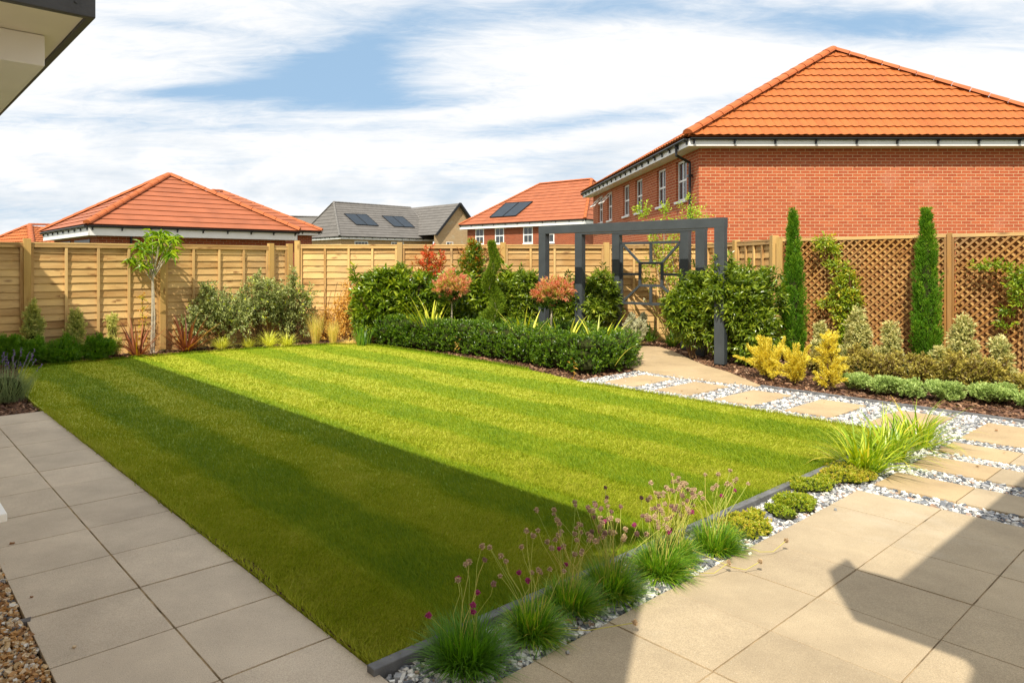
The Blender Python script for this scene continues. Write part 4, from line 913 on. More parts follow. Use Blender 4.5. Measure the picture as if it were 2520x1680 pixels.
def foliage(name, lumps, sp, parent, seed, cover=None, shell=(.55, 1.06), tint_shift=0.0, clump=.35, mat=None, scale=1.0):
    ll, asp, m, sl, upb, spr, tmpl, cov, mt = SP[sp]; ll *= scale; sl *= scale
    cov = cover or cov; r = np.random.default_rng(seed); lumps = np.array(lumps, float)
    area = np.array([4*math.pi*((x[3]*x[4])**1.6/3+(x[3]*x[5])**1.6/3+(x[4]*x[5])**1.6/3)**(1/1.6) for x in lumps])
    nl = area.sum()*cov/(ll*ll*asp*.55); ns = int(max(6, nl/m)); ns = min(ns, 16000)
    idx = r.choice(len(lumps), ns, p=area/area.sum()); D = unit(r.normal(0, 1, (ns, 3))); R = shell[0]+(shell[1]-shell[0])*r.random(ns)**.45
    Cn = lumps[idx, :3]; Rr = lumps[idx, 3:]; P = Cn+D*Rr*R[:, None]
    # uneven outline: lumps of growth pushed out or in
    ph = r.uniform(0, 6.28, 6); fq = 2.2/max(.12, lumps[:, 3].max())
    w = sum(np.sin(P@unit(r.normal(0, 1, 3))*fq*(1+.5*k)+ph[k]) for k in range(4))/4
    w2 = np.sin(P@np.array((19., 7, 11))+ph[0])*np.sin(P@np.array((-9., 17, 13))+ph[1])
    P = Cn+(P-Cn)*(1+.20*w[:, None]+.16*w2[:, None]*(1 if ll > .03 else .3))
    keep0 = (w2 > -.75) | (r.random(ns) < .55) | (ll < .03); P, D, R, w, Cn = P[keep0], D[keep0], R[keep0], w[keep0], Cn[keep0]
    keep = P[:, 2] > .015
    P, D, R, w = P[keep], D[keep], R[keep], w[keep]; ns = len(P)
    ax = unit(D*.8+np.array((0, 0, upb))+r.normal(0, .35, (ns, 3)))
    e1 = unit(np.cross(ax, unit(r.normal(0, 1, (ns, 3))))); e2 = np.cross(ax, e1)
    LP, LV, TT = [], [], []
    shoot = r.random(ns)*.6+.4*(w*.5+.5)
    for j in range(m):
        ph_ = 2.4*j+r.uniform(0, 1, ns); rad = e1*np.cos(ph_)[:, None]+e2*np.sin(ph_)[:, None]; f = j/max(1, m-1)
        LP.append(P+ax*(sl*(f-.5))[..., None] if np.ndim(sl) else P+ax*(sl*(f-.5))); th = spr*(1.15-.55*f)
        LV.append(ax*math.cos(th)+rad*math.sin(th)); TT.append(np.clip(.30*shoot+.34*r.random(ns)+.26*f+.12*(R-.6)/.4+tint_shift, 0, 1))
    V, Fc, T = leafmesh(np.concatenate(LP), np.concatenate(LV), ll, asp, tmpl, r, np.concatenate(TT))
    ok = np.ones(len(V), bool); V[:, 2] = np.maximum(V[:, 2], .004)
    return npmesh(name, V, Fc, mat or mt, parent, tint=T)
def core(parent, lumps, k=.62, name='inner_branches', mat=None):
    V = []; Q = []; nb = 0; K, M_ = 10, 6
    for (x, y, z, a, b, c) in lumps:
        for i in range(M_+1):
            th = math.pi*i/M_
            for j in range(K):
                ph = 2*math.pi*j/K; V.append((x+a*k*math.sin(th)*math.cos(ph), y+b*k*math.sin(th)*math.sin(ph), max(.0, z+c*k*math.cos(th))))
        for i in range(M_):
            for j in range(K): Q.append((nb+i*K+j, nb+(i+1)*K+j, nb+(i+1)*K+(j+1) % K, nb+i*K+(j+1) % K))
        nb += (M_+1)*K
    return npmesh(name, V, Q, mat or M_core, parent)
def stems(parent, base, lumps, seed, n=7, r0=.010, mat=None, name='stem', top=.5):
    r = np.random.default_rng(seed); m = MB()
    for i in range(n):
        l = lumps[r.integers(len(lumps))]; t = np.array(l[:3])+r.uniform(-.5, .5, 3)*np.array(l[3:]); b = np.array(base)+np.array((*r.normal(0, .03, 2), 0)); b[2] = 0
        mid = (b+t)/2+np.array((*r.normal(0, .04, 2), .03)); m.tube([b, mid, t], [r0, r0*.7, r0*.3], 5)
    return m.build(name, mat or M_twig, parent)
SEED = [100]
def shrub(name, label, u, Y, wpx, vtop, sp, cat='shrub', group=None, zbase=0.0, depth=1.0, nl=6, cover=None, flat=1.0, do_core=True, clear=0.0, cone=False, tint_shift=0.0, nstem=7, shell=(.55, 1.06), scale=1.0, r0=.010, spikes=14):
    SEED[0] += 1; s = SEED[0]; r = np.random.default_rng(s)
    c = AT(u, Y); rx = wpx/2*Y/F; top = HZ(vtop, Y); t = thing(name, c, label, cat, group); hh = (top-clear)/2
    lumps = []
    if cone:
        for k in range(15):
            f = (k+r.uniform(-.4, .4))/14; f = min(max(f, 0), 1); a = k*2.4+r.uniform(-.6, .6); wdt = 1-.62*f**1.2; o_ = rx*wdt*r.uniform(.30, .62)*(1-.5*f); rr_ = rx*wdt*r.uniform(.30, .48)+.02
            lumps.append((c[0]+math.cos(a)*o_, c[1]+math.sin(a)*o_*depth, clear+(top-clear)*(.10+.78*f), rr_, rr_*depth, min((top-clear)*.13, rr_*1.5)))
    else:
        lumps.append((c[0], c[1], clear+hh*.85, rx*.62, rx*.62*depth, hh*.78))
        for k in range(nl):
            a = 2*math.pi*(k+r.random()*.7)/nl; zf = r.uniform(.35, 1.45)
            lumps.append((c[0]+math.cos(a)*rx*r.uniform(.42, .68), c[1]+math.sin(a)*rx*.52*depth, clear+hh*zf, rx*r.uniform(.28, .5), rx*r.uniform(.34, .5)*depth, min(hh*.5, rx*.55)*flat))
    if sp in ('laurel', 'dklaurel'):
        for k in range(34):
            l = lumps[r.integers(min(len(lumps), 9))]; d_ = unit(np.array((*r.normal(0, 1, 2), r.uniform(-.3, 1.1)))); e_ = np.array(l[:3])+d_*np.array(l[3:])*r.uniform(.95, 1.3)
            lumps.append((*e_, .05, .05, r.uniform(.05, .10)))
    # soft shoots standing out of the outline
    for k in range(spikes):
        l = lumps[r.integers(len(lumps))]; a = r.uniform(0, 6.28); q = r.uniform(.35, 1.0); hs_ = r.uniform(.06, .16)*min(1.2, .4+top*.5)
        lumps.append((l[0]+math.cos(a)*l[3]*q, l[1]+math.sin(a)*l[4]*q, l[2]+l[5]*math.sqrt(max(0, 1-q*q))*.9+hs_*.4, .028+.02*r.random(), .028+.02*r.random(), hs_))
    lumps = [(x, y, min(z, top-cc*.9+(.05*r.random() if a < .05 else 0)), a, b, cc) for x, y, z, a, b, cc in lumps]
    foliage('foliage', lumps, sp, t, s, cover=cover, tint_shift=tint_shift, shell=shell, scale=scale)
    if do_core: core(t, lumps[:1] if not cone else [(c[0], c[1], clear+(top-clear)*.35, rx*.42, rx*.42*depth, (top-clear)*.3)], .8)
    stems(t, c, lumps, s, n=nstem, r0=r0)
    return t
def strips(name, base, n, length, width, mat, parent, seed, tilt=(.05, 1.0), droop=.8, segs=5, az=None, spread=.03, taper=.6, tintr=(0, 1), flatbase=True, lean=None):
    r = np.random.default_rng(seed); base = np.asarray(base, float)
    L = r.uniform(*length, n); w = width*r.uniform(.7, 1.2, n); ph = r.uniform(0, 2*math.pi, n) if az is None else r.uniform(az[0], az[1], n)
    t0 = tilt[0]+(tilt[1]-tilt[0])*r.random(n)**.8; dr = droop*r.uniform(.5, 1.5, n)
    h = np.stack([np.cos(ph), np.sin(ph), np.zeros(n)], 1); sd = np.stack([-np.sin(ph), np.cos(ph), np.zeros(n)], 1)
    P = base[None]+h*(r.random(n)*spread)[:, None]+sd*(r.normal(0, spread*.4, n))[:, None]; V = []
    for k in range(segs+1):
        f = k/segs; ww = w*(1-f**2.2)*(taper+(1-taper)*min(1, f*3)); ww = np.maximum(ww, w*.04)
        V += [P-sd*ww[:, None]/2, P+sd*ww[:, None]/2]; th = t0+dr*f**1.6
        P = P+(h*np.sin(th)[:, None]+Z[None]*np.cos(th)[:, None])*(L/segs)[:, None]
        if lean is not None: P = P+np.asarray(lean)[None]*(L*f/segs)[:, None]
        P[:, 2] = np.maximum(P[:, 2], .006)
    V = np.stack(V, 1); K = 2*(segs+1); Q = np.array([(2*k, 2*k+1, 2*k+3, 2*k+2) for k in range(segs)])
    Fc = (Q[None]+(np.arange(n)*K)[:, None, None]).reshape(-1, 4); tn = np.repeat(tintr[0]+(tintr[1]-tintr[0])*r.random(n), K)
    return npmesh(name, V.reshape(-1, 3), Fc, mat, parent, tint=tn, smooth=True)

# ---- left bed
def lavender():
    c = G(14, 985); t = thing('lavender', c, 'lavender bush with purple spikes at the left edge by the lawn', 'lavender')
    strips('foliage', c, 900, (.20, .42), .006, L_lav, t, 11, tilt=(0, .95), droop=.15, segs=3, spread=.16)
    core(t, [(c[0], c[1], .12, .2, .2, .16)], .8)
    r = np.random.default_rng(12); sp_ = []
    for i in range(34):
        a = r.uniform(0, 6.28); th = r.uniform(.05, .75); L = r.uniform(.40, .62); p = c+np.array((math.cos(a), math.sin(a), 0))*.05; q = p+np.array((math.cos(a)*math.sin(th), math.sin(a)*math.sin(th), math.cos(th)))*L
        sp_.append((p, q))
        m = MB(); m.tube([p, (p+q)/2+Z*.01, q], .0018, 4, cap=False); o = m.build('flower_spike', L_lav, t)
        P = q[None]+np.outer(np.linspace(-.07, .01, 16), unit(q-p)); V, Fc, T = leafmesh(P, unit(q-p)[None]*.5+r.normal(0, .8, (16, 3)), .017, .7, 'leaf', r, r.random(16))
        npmesh('blossom', V, Fc, L_lavfl, o, tint=T)
lavender()
gH = 'dark green dwarf shrubs along the left bed'
for u, w, vt, lab in ((20, 60, 832, 'dark green dwarf shrub, first at the left frame edge behind the lavender'), (72, 78, 836, 'dark green dwarf shrub in front of the tallest cream-edged bush'),
                      (150, 92, 832, 'dark green dwarf shrub with lilac flowers, in the middle of the left bed'), (245, 86, 828, 'dark green dwarf shrub just left of the smaller red strap-leaved plant')):
    shrub('dwarf_shrub', lab, u, PA(u, 11.40), w, vt, 'hebe_dk', group=gH, nl=7, do_core=True)
gV = 'green and cream shrubs against the left fence'
shrub('variegated_shrub', 'tall cream-edged bush in front of the left fence post', 76, PA(76, 11.85), 66, 748, 'varieg_l', group=gV, cone=True)
shrub('variegated_shrub', 'cream-edged bush standing between two dark dwarf shrubs at the fence', 183, PA(183, 11.85), 58, 768, 'varieg_l', group=gV, cone=True)
shrub('variegated_shrub', 'thin cream-edged shrub with one long upright shoot by the red strap leaves', 277, PA(277, 11.8), 40, 778, 'varieg_l', group=gV, cone=True, tint_shift=.1, cover=1.0)
def phormium(u, v, n, length, label, seed, group=None):
    c = G(u, v); t = thing('strap_leaf_plant', c, label, 'strap plant', group)
    strips('leaves', c, int(n*1.25), length, .034, L_phorm, t, seed, tilt=(.05, 1.3), droop=.35, segs=5, spread=.05, taper=.7, tintr=(0, .93))
    strips('leaves', c, 7, (length[0]*.5, length[0]*.9), .026, L_phorm, t, seed+1, tilt=(.7, 1.5), droop=.6, segs=4, spread=.06, tintr=(.94, 1))
phormium(338, 876, 50, (.35, .72), 'smaller red strap-leaved plant left of the slim tree', 21, 'red strap-leaved plants')
phormium(458, 864, 70, (.40, .86), 'larger red-brown strap-leaved plant right of the slim tree', 23, 'red strap-leaved plants')
def slim_tree():
    c = AT(373, PA(373, 11.75)); Y = c[1]; t = thing('young_tree', c, 'slim pale-trunked young tree with long glossy leaves by the left fence', 'tree'); r = np.random.default_rng(31)
    fork = AT(376, Y, HZ(678, Y)); m = MB(); m.tube([c, c+Z*.5+np.array((.012, 0, 0)), fork], [.026, .021, .018], 8); m.tube([c+np.array((.04, 0, 0)), c+Z*.6+np.array((.05, 0, 0)), fork+np.array((.01, 0, -.1))], [.014, .013, .01], 6)
    tk = m.build('trunk', M_palebark, t); ends = []
    tg = [(322, 633, .1), (345, 598, -.1), (368, 582, .15), (392, 590, -.1), (415, 585, .1), (430, 582, 0), (405, 612, .2), (352, 618, -.2), (385, 605, .2), (340, 640, .1), (418, 622, -.15), (365, 600, .2), (400, 570, 0), (375, 572, .1), (425, 605, .15), (355, 645, -.1)]
    for (u, v, dy) in tg:
        q = AT(u, Y+dy, HZ(v, Y+dy)); mid = (fork+q)/2+np.array((0, 0, -.03))
        b = MB(); b.tube([fork-Z*r.uniform(0, .1), mid, q], [.011, .007, .003], 5); b.build('branch', M_palebark, t); ends.append(q)
    P, Lv = [], []
    for q in ends:
        k = 15; a = r.uniform(0, 6.28)+np.arange(k)*2.4; el = r.uniform(-.45, .9, k)
        Lv.append(np.stack([np.cos(a)*np.cos(el), np.sin(a)*np.cos(el), np.sin(el)], 1)); P.append(q[None]+r.normal(0, .018, (k, 3))-Z[None]*(np.linspace(0, .07, k))[:, None])
    P = np.concatenate(P); Lv = np.concatenate(Lv); V, Fc, T = leafmesh(P, Lv-np.array((0, 0, .25)), .165, .23, 'long', r, np.clip(r.normal(.38, .25, len(P)), 0, 1), curl=2.0)
    npmesh('crown', V, Fc, L_tree, t, tint=T)
slim_tree()
def climber(label, pts, lumps, sp, seed, n=60, cover=None, name='climber', mat=M_twig, r0=.005, sc=1.0, ts=0.0, shell=(.2, 1.05)):
    t = thing(name, np.array((*pts[0][0][:2], 0)), label, 'climber'); m = MB()
    for p in pts: m.tube(p, r0, 5)
    m.build('stem', mat, t); foliage('foliage', lumps, sp, t, seed, cover=cover, shell=shell, scale=sc, tint_shift=ts); return t
Yc = PA(350, 12.0)
climber('thin climber with few yellow leaves left of the slim tree', [[AT(352, Yc, z) + np.array((math.sin(z*6)*.02, 0, 0)) for z in (0, .3, .6, .9)]],
        [(*AT(350, Yc, z), .05, .03, .06) for z in (.15, .3, .45, .6, .75, .9)], 'climber', 41, cover=.55, ts=.35, sc=.8)
# silvery shrubs with yellow leaves
def elae(label, u, Y, w, vt, seed, clear):
    t = shrub('silvery_shrub', label, u, Y, w, vt, 'elaeag', group='silvery shrubs at the left fence corner', do_core=False, clear=clear, nl=11, nstem=22, cover=.62, depth=.6, shell=(.3, 1.12), spikes=22); return t
elae('loose silver-green shrub with yellow leaves behind the lime sedges', 545, PA(545, 11.72), 150, 694, 51, .18)
elae('small silver-green shrub joining the two larger silvery ones', 640, PA(640, 11.75), 110, 678, 52, .42)
elae('denser silver-green shrub at the fence corner posts', 716, PA(716, 11.70), 112, 668, 53, .03)
elae('small silvery shrub behind the larger red strap-leaved plant', 468, PA(468, 11.80), 62, 762, 54, .05)
for i, (u, v, n, L, lab) in enumerate(((545, 858, 260, .30, 'lime sedge tuft, first of four from the red strap plants'), (612, 854, 200, .24, 'lime sedge tuft, second and smallest of the four'),
                           (663, 853, 300, .36, 'tallest lime sedge tuft, third of four towards the corner'), (706, 852, 240, .30, 'lime sedge tuft nearest the fence corner'))):
    c = G(u, v); t = thing('sedge_tuft', c, lab, 'sedge', 'lime green sedges on the left bed edge'); strips('leaves', c, n, (L*.6, L*1.15), .008, L_carex, t, 60+i, tilt=(.1, 1.2), droop=1.0, segs=5, spread=.05)
for i, (u, v, n, L, lab) in enumerate(((777, 848, 260, .62, 'tall wispy straw grass at the fence corner'), (820, 847, 300, .46, 'shorter wispy straw grass right of the tall one'))):
    c = G(u, v); t = thing('straw_grass', c, lab, 'grass tuft', 'wispy straw grasses'); strips('leaves', c, n, (L*.6, L*1.1), .005, L_stipa, t, 70+i, tilt=(.0, .35), droop=.3, segs=4, spread=.05)
c = G(858, 845); t = thing('flattened_grass', c, 'flattened dead brown grass clump at the lawn edge', 'grass tuft'); strips('leaves', c, 420, (.12, .32), .006, L_stipa, t, 75, tilt=(1.2, 1.5), droop=.2, segs=3, spread=.12, tintr=(.6, 1))
Yd = 13.42
climber('dried orange climber hanging on the back fence', [[AT(u, Yd, 0), AT(u+4, Yd, .4), AT(u-3, Yd, .8), AT(u+5, Yd, 1.1)] for u in (800, 825, 850, 870, 890)],
        [(*AT(u, Yd-.06, z), .17, .07, .2) for u, z in ((795, .2), (800, .45), (830, .25), (835, .6), (855, .75), (862, .95), (868, .5), (885, .8), (890, .5), (905, .3), (850, .3))], 'dry', 81, cover=.62)
shrub('strap_shrub', 'small green and orange shrub between dried climber and laurel', 900, 12.9, 60, 745, 'dklaurel', do_core=False, cover=.7)
c = G(893, 850); t = thing('iris_clump', c, 'green sword-leaved clump at the left end of the clipped hedge', 'perennial'); strips('leaves', c, 60, (.22, .48), .024, L_strap, t, 90, tilt=(.0, .5), droop=.35, segs=4, spread=.12)

# ---- back border: laurels
gL_ = 'glossy laurels against the back fence'
shrub('laurel', 'large glossy laurel left of the back planting, over the dried climber', 935, 12.95, 128, 638, 'laurel', group=gL_, depth=.8, nl=10, clear=.22)
shrub('laurel', 'large glossy laurel behind the yellow strap leaves, left of the first pink tree', 1018, 12.9, 160, 632, 'laurel', group=gL_, depth=.8, nl=9)
shrub('laurel', 'bright glossy laurel behind the first pink-leaved tree', 1120, 12.95, 160, 640, 'laurel', group=gL_, depth=.8, nl=9)
shrub('laurel', 'glossy laurel right beside the spiral conifer', 1215, 13.0, 120, 645, 'laurel', group=gL_, depth=.8)
shrub('red_tip_shrub', 'red-tipped shrub with thin red shoots above the laurels', 1060, 13.2, 110, 612, 'red', clear=1.15, nl=6, cover=.35, do_core=False, tint_shift=.25, depth=.4)
shrub('red_tip_shrub', 'red-tipped green shrub at the little lattice on the back fence', 1160, 13.1, 76, 598, 'red', clear=.9, cover=1.3, tint_shift=-.1, do_core=False, depth=.6)
gP = 'fine-leaved laurels around the pergola'
shrub('portuguese_laurel', 'conical fine-leaved laurel left of the first pergola post', 1278, 12.85, 125, 640, 'dklaurel', group=gP, depth=.8, nl=9)
shrub('portuguese_laurel', 'fine-leaved laurel between the first and second pergola posts', 1390, 12.95, 100, 645, 'dklaurel', group=gP, depth=.8)
shrub('portuguese_laurel', 'fine-leaved laurel between the second and third pergola posts', 1475, 12.9, 104, 628, 'dklaurel', group=gP, depth=.8)
shrub('portuguese_laurel', 'fine-leaved laurel woven through the right pergola posts', 1704, 10.85, 138, 655, 'dklaurel', group=gP, nl=9, depth=.7, clear=.2)
shrub('portuguese_laurel', 'broad fine-leaved laurel right of the front pergola post', 1832, 10.35, 196, 632, 'dklaurel', group=gP, nl=12, depth=.8, clear=.03)
shrub('portuguese_laurel', 'lower fine-leaved laurel filling the gap beside the front right pergola post', 1762, 10.75, 84, 706, 'dklaurel', group=gP, nl=8, depth=.6, clear=.25)
def std_pink(label, uc, vb, Y, u0, u1, v0, v1, ut, seed):
    c = AT(ut-4, Y); t = thing('pink_standard_tree', c, label, 'tree', 'pink-leaved lollipop trees in the clipped hedge'); rx = (u1-u0)/2*Y/F; zc = HZ((v0+v1)/2, Y); rz_ = (v1-v0)/2*Y/F; cc = AT(uc, Y, zc); r = np.random.default_rng(seed)
    m = MB(); j = AT(ut, Y, zc-rz_*.9); m.tube([c, (c+j)/2+np.array((.01, 0, 0)), j], [.017, .015, .013], 7); m.build('trunk', M_palebark, t)
    for i in range(9):
        a = i*.7+r.random(); q = cc+np.array((math.cos(a)*rx*.6, math.sin(a)*rx*.6, r.uniform(-.3, .4)*rz_)); b = MB(); b.tube([j, (j+q)/2-Z*.02, q], [.008, .005, .003], 4); b.build('branch', M_bark, t)
    lumps = [(*cc, rx*.72, rx*.72, rz_*.62)]+[(cc[0]+math.cos(k*1.05)*rx*.55, cc[1]+math.sin(k*1.05)*rx*.55, cc[2]+r.uniform(-.12, .2)*rz_, rx*.38, rx*.38, rz_*.42) for k in range(6)]+[(cc[0], cc[1], cc[2]+rz_*.45, rx*.5, rx*.5, rz_*.45)]
    foliage('crown', lumps, 'photinia', t, seed, tint_shift=-.07, cover=.85)
    low = [(l[0], l[1], l[2]-rz_*.55, l[3]*.85, l[4]*.85, l[5]*.5) for l in lumps[:7]]
    foliage('lower_leaves', low, 'photinia', t, seed+1, tint_shift=-.45, cover=.8, mat=L_dklaurel)
PINK = 0
std_pink('pink-leaved lollipop tree left of the spiral conifer', 1113, 790, 12.0, 1064, 1162, 664, 752, 1112, 111)
std_pink('pink-leaved lollipop tree in front of the first pergola post', 1361, 820, 10.75, 1309, 1412, 674, 768, 1357, 112)
def spiral():
    Y = 12.2; c = AT(1212, Y); t = thing('spiral_conifer', c, 'green conifer clipped as a spiral between the two pink trees', 'tree'); r = np.random.default_rng(121); top = HZ(592, Y); n = 8500
    f = r.random(n)**.8; ph0 = 2*math.pi*2.3*f+.6; off_ = .115*(1-f)**.8+.015; br = .125*(1-f)**.9+.045; a = r.uniform(0, 2*math.pi, n)
    D = unit(np.stack([np.cos(a), np.sin(a), r.normal(.15, .3, n)], 1)); q_ = (.75+.33*r.random(n))
    P = np.stack([c[0]+np.cos(ph0)*off_, c[1]+np.sin(ph0)*off_, .10+f*(top-.14)], 1)+D*(br*q_)[:, None]
    Lv = D*.7+Z*.9+r.normal(0, .3, (n, 3)); V, Fc, T = leafmesh(P, Lv, .050, .20, 'leaf', r, np.clip(.42+r.normal(0, .25, n), 0, 1)); V[:, 2] = np.maximum(V[:, 2], .01)
    npmesh('foliage', V, Fc, L_spiral, t, tint=T); m = MB(); m.tube([c+np.array((math.cos(2*math.pi*2.3*g+.6), math.sin(2*math.pi*2.3*g+.6), 0))*(.115*(1-g)**.8)+Z*top*.9*g for g in np.linspace(0, 1, 14)], .012, 6); m.build('trunk', M_bark, t)
spiral()
def yphorm(u, Y, n, L, label, seed, tilt=(.1, .9)):
    c = AT(u, Y); t = thing('yellow_strap_plant', c, label, 'strap plant', 'yellow strap-leaved plants in the clipped hedge'); strips('leaves', c+Z*.02, int(n*1.5), L, .050, L_yphorm, t, seed, tilt=tilt, droop=.55, segs=6, spread=.06, taper=.6, tintr=(.2, 1))
yphorm(1062, 12.1, 14, (.70, 1.05), 'tall yellow strap-leaved plant rising from the left part of the hedge', 131, (.0, .6))
yphorm(1290, 11.0, 12, (.70, .95), 'yellow strap-leaved plant left of the second pink tree', 132, (.1, .85))
yphorm(1385, 10.35, 9, (.66, .90), 'yellow strap-leaved plant leaning right of the second pink trunk', 133, (.3, .95))
yphorm(1470, 10.05, 11, (.66, .92), 'yellow strap-leaved plant near the right end of the hedge', 134, (.2, .9))
# ---- clipped hedge
def hedge():
    pts = [np.array(p) for p in ((-.70, 12.62), (.80, 11.42), (1.45, 10.62), (1.88, 9.86), (2.16, 9.40), (2.50, 9.66), (2.90, 10.06))]
    inner = [np.array(p) for p in ((2.88, 10.2), (2.3, 11.2), (1.5, 12.0), (.6, 12.75))]
    t = thing('clipped_hedge', (*pts[0], 0), 'low clipped dark green box hedge bordering the lawn bed', 'hedge'); r = np.random.default_rng(141); lumps = []
    for path, ht in ((pts, .50), (inner, .48)):
        for i in range(len(path)-1):
            L = np.linalg.norm(path[i+1]-path[i]); k = max(1, round(L/.23))
            for j in range(k):
                p = path[i]+(path[i+1]-path[i])*(j/k); h = ht*r.uniform(.92, 1.06)
                for zf, rr_ in ((.22, .22), (.48, .245), (.74, .235)): lumps.append((p[0]+r.normal(0, .02), p[1]+r.normal(0, .02), h*zf, rr_*r.uniform(.92, 1.1), rr_, h*.27))
    base_n = len(lumps)
    for k in range(260):
        l = lumps[r.integers(base_n)]
        a = r.uniform(0, 6.28); q = r.uniform(0, .9); lumps.append((l[0]+math.cos(a)*.22*q, l[1]+math.sin(a)*.22*q, (.455+r.uniform(-.02, .05)), .022, .022, r.uniform(.03, .07)))
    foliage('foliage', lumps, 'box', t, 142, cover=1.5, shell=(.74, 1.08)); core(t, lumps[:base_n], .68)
    for k, (u, v) in enumerate(((1125, 862), (1358, 890), (1413, 925), (1355, 868))):
        q = G(u, v+8); q[2] = .12; m = MB(); rr = np.random.default_rng(k)
        P = q+rr.normal(0, 1, (16, 3))*np.array((.02, .02, .07)); V, Fc, T = leafmesh(P-np.array((0, .04, 0)), rr.normal(0, 1, (16, 3)), .04, .4, 'leaf', rr, rr.random(16)); npmesh('dry_twig', V, Fc, L_dry, t, tint=T)
hedge()
c = G(1545, 932); t = thing('yellow_strap_leaf', G(1545, 930), 'single fallen orange-yellow strap leaf arching from the hedge end', 'leaf'); strips('leaf', AT(1512, 9.35, .10), 1, (.55, .56), .035, L_yphorm, t, 5, tilt=(.55, .6), droop=2.0, segs=8, az=(-.7, -.6), tintr=(.95, 1))

# ---- behind the pergola
shrub('silver_shrub', 'small silver-grey shrub under the sunburst panel', 1563, 12.4, 62, 776, 'silver', do_core=True)
for i, (u, v, n, lab) in enumerate(((1602, 838, 60, 'green strap-leaved clump under the sunburst panel'), (1655, 851, 70, 'green strap-leaved clump at the foot of the right pergola posts'))):
    c = G(u, v); t = thing('agapanthus', c, lab, 'perennial', 'green strap-leaved clumps beside the curved path'); strips('leaves', c, n, (.25, .48), .026, L_strap, t, 150+i, tilt=(.1, 1.1), droop=.7, segs=5, spread=.07)
    for k in range(2):
        q = c+np.array((-.2-.15*k, .1, 0)); tp_ = q+np.array((-.12, 0, .72+.1*k)); m = MB(); m.tube([c, (c+tp_)/2+np.array((0, 0, .05)), tp_], .004, 5); o = m.build('flower_stalk', M_stem_g, t)
        rr = np.random.default_rng(k+i); V, Fc, T = leafmesh(np.repeat(tp_[None], 14, 0), rr.normal(0, 1, (14, 3)), .035, .35, 'leaf', rr, .8+.2*rr.random(14)); npmesh('seed_head', V, Fc, L_silver, o, tint=T)
Yk = 13.3
pts = []
rk = np.random.default_rng(161)
for i in range(7):
    u = 1615+rk.uniform(-8, 45); pts.append([AT(1650+rk.uniform(-12, 22), Yk-.15, 0), AT(1645+rk.uniform(-25, 25), Yk-.1, .8), AT(u, Yk, 1.4), AT(u-15+rk.uniform(-20, 25), Yk, 1.9+rk.uniform(0, .5))])
climber('pale green climber growing behind the sunburst panel above the fence', pts, [(*AT(u, Yk-.05, HZ(v, Yk)), .13, .09, .16) for u, v in
        ((1580, 515), (1590, 535), (1640, 520), (1690, 500), (1705, 525), (1690, 545), (1612, 570), (1625, 600), (1665, 560), (1618, 640), (1640, 660), (1660, 690), (1600, 690), (1590, 650), (1650, 620), (1640, 730), (1660, 590), (1655, 770), (1735, 530))], 'climber_p', 162, cover=.42, mat=M_bark, r0=.006)
shrub('silver_shrub', 'tall thin grey-green shrub at the foot of the climber', 1668, 12.6, 36, 790, 'silver', do_core=False)

# ---- right bed
def cypress(label, u, b, wpx, vtop, seed, lean=0):
    Y = PB(u, b); c = AT(u, Y); t = thing('italian_cypress', c, label, 'tree', 'slender cypresses against the lattice'); r = np.random.default_rng(seed); top = HZ(vtop, Y); rx = wpx/2*Y/F*.9; n = 15000
    K = 230; f = np.sort(r.random(K)**.95); ph = r.uniform(0, 6.283, K); prof = np.interp(f, [0, .05, .25, .5, .7, .8, .9, 1], [.80, 1, 1, .82, .60, .42, .22, .04])
    P, Lv, TT = [], [], []
    for k in range(K):
        Lp = r.uniform(.16, .34)*(1.1-.4*f[k]); q = np.array((math.cos(ph[k]), math.sin(ph[k]), 0)); R0 = rx*prof[k]*r.uniform(.45, .86); m_ = 75; g = r.random(m_); a = r.uniform(0, 6.283, m_); rr = .034*np.sin(math.pi*np.clip(g*.85+.12, 0, 1))*(.5+.6*r.random(m_))
        ax = unit(q*r.uniform(.02, .26)+Z); b0 = c+q*R0+Z*(.02+f[k]*(top-.20)); b0 = b0+np.array((lean*f[k]*.03, 0, 0)); o_ = np.stack([np.cos(a), np.sin(a), np.zeros(m_)], 1)
        P.append(b0+ax*(g*Lp)[:, None]+o_*rr[:, None]); Lv.append(ax*.9+o_*.5+r.normal(0, .2, (m_, 3))); TT.append(np.clip(r.uniform(.1, .7)+.25*g+r.normal(0, .12, m_)-.1, 0, 1))
    P = np.concatenate(P); P[:, 2] = np.minimum(P[:, 2], top-.02); V, Fc, T = leafmesh(P, np.concatenate(Lv), .046, .15, 'leaf', r, np.concatenate(TT))
    npmesh('foliage', V, Fc, L_cyp, t, tint=T); m = MB(); m.tube([c, c+Z*top*.93+np.array((lean*.02, 0, 0))], [.03, .006], 7); m.build('trunk', M_bark, t)
    K = 8; lv = [(c[0], c[1], .05+top*.12*i, rx*np.interp(i/8, [0, .3, .7, 1], [.8, .9, .6, .15]), rx*np.interp(i/8, [0, .3, .7, 1], [.8, .9, .6, .15]), top*.12) for i in range(8)]
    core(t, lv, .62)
cypress('slender cypress left of the yellow-green climber', 1952, 10.85, 54, 512, 171)
cypress('thicker slender cypress at the lattice middle post', 2280, 10.75, 68, 512, 172)
Yt = lambda u: PB(u, 10.98)
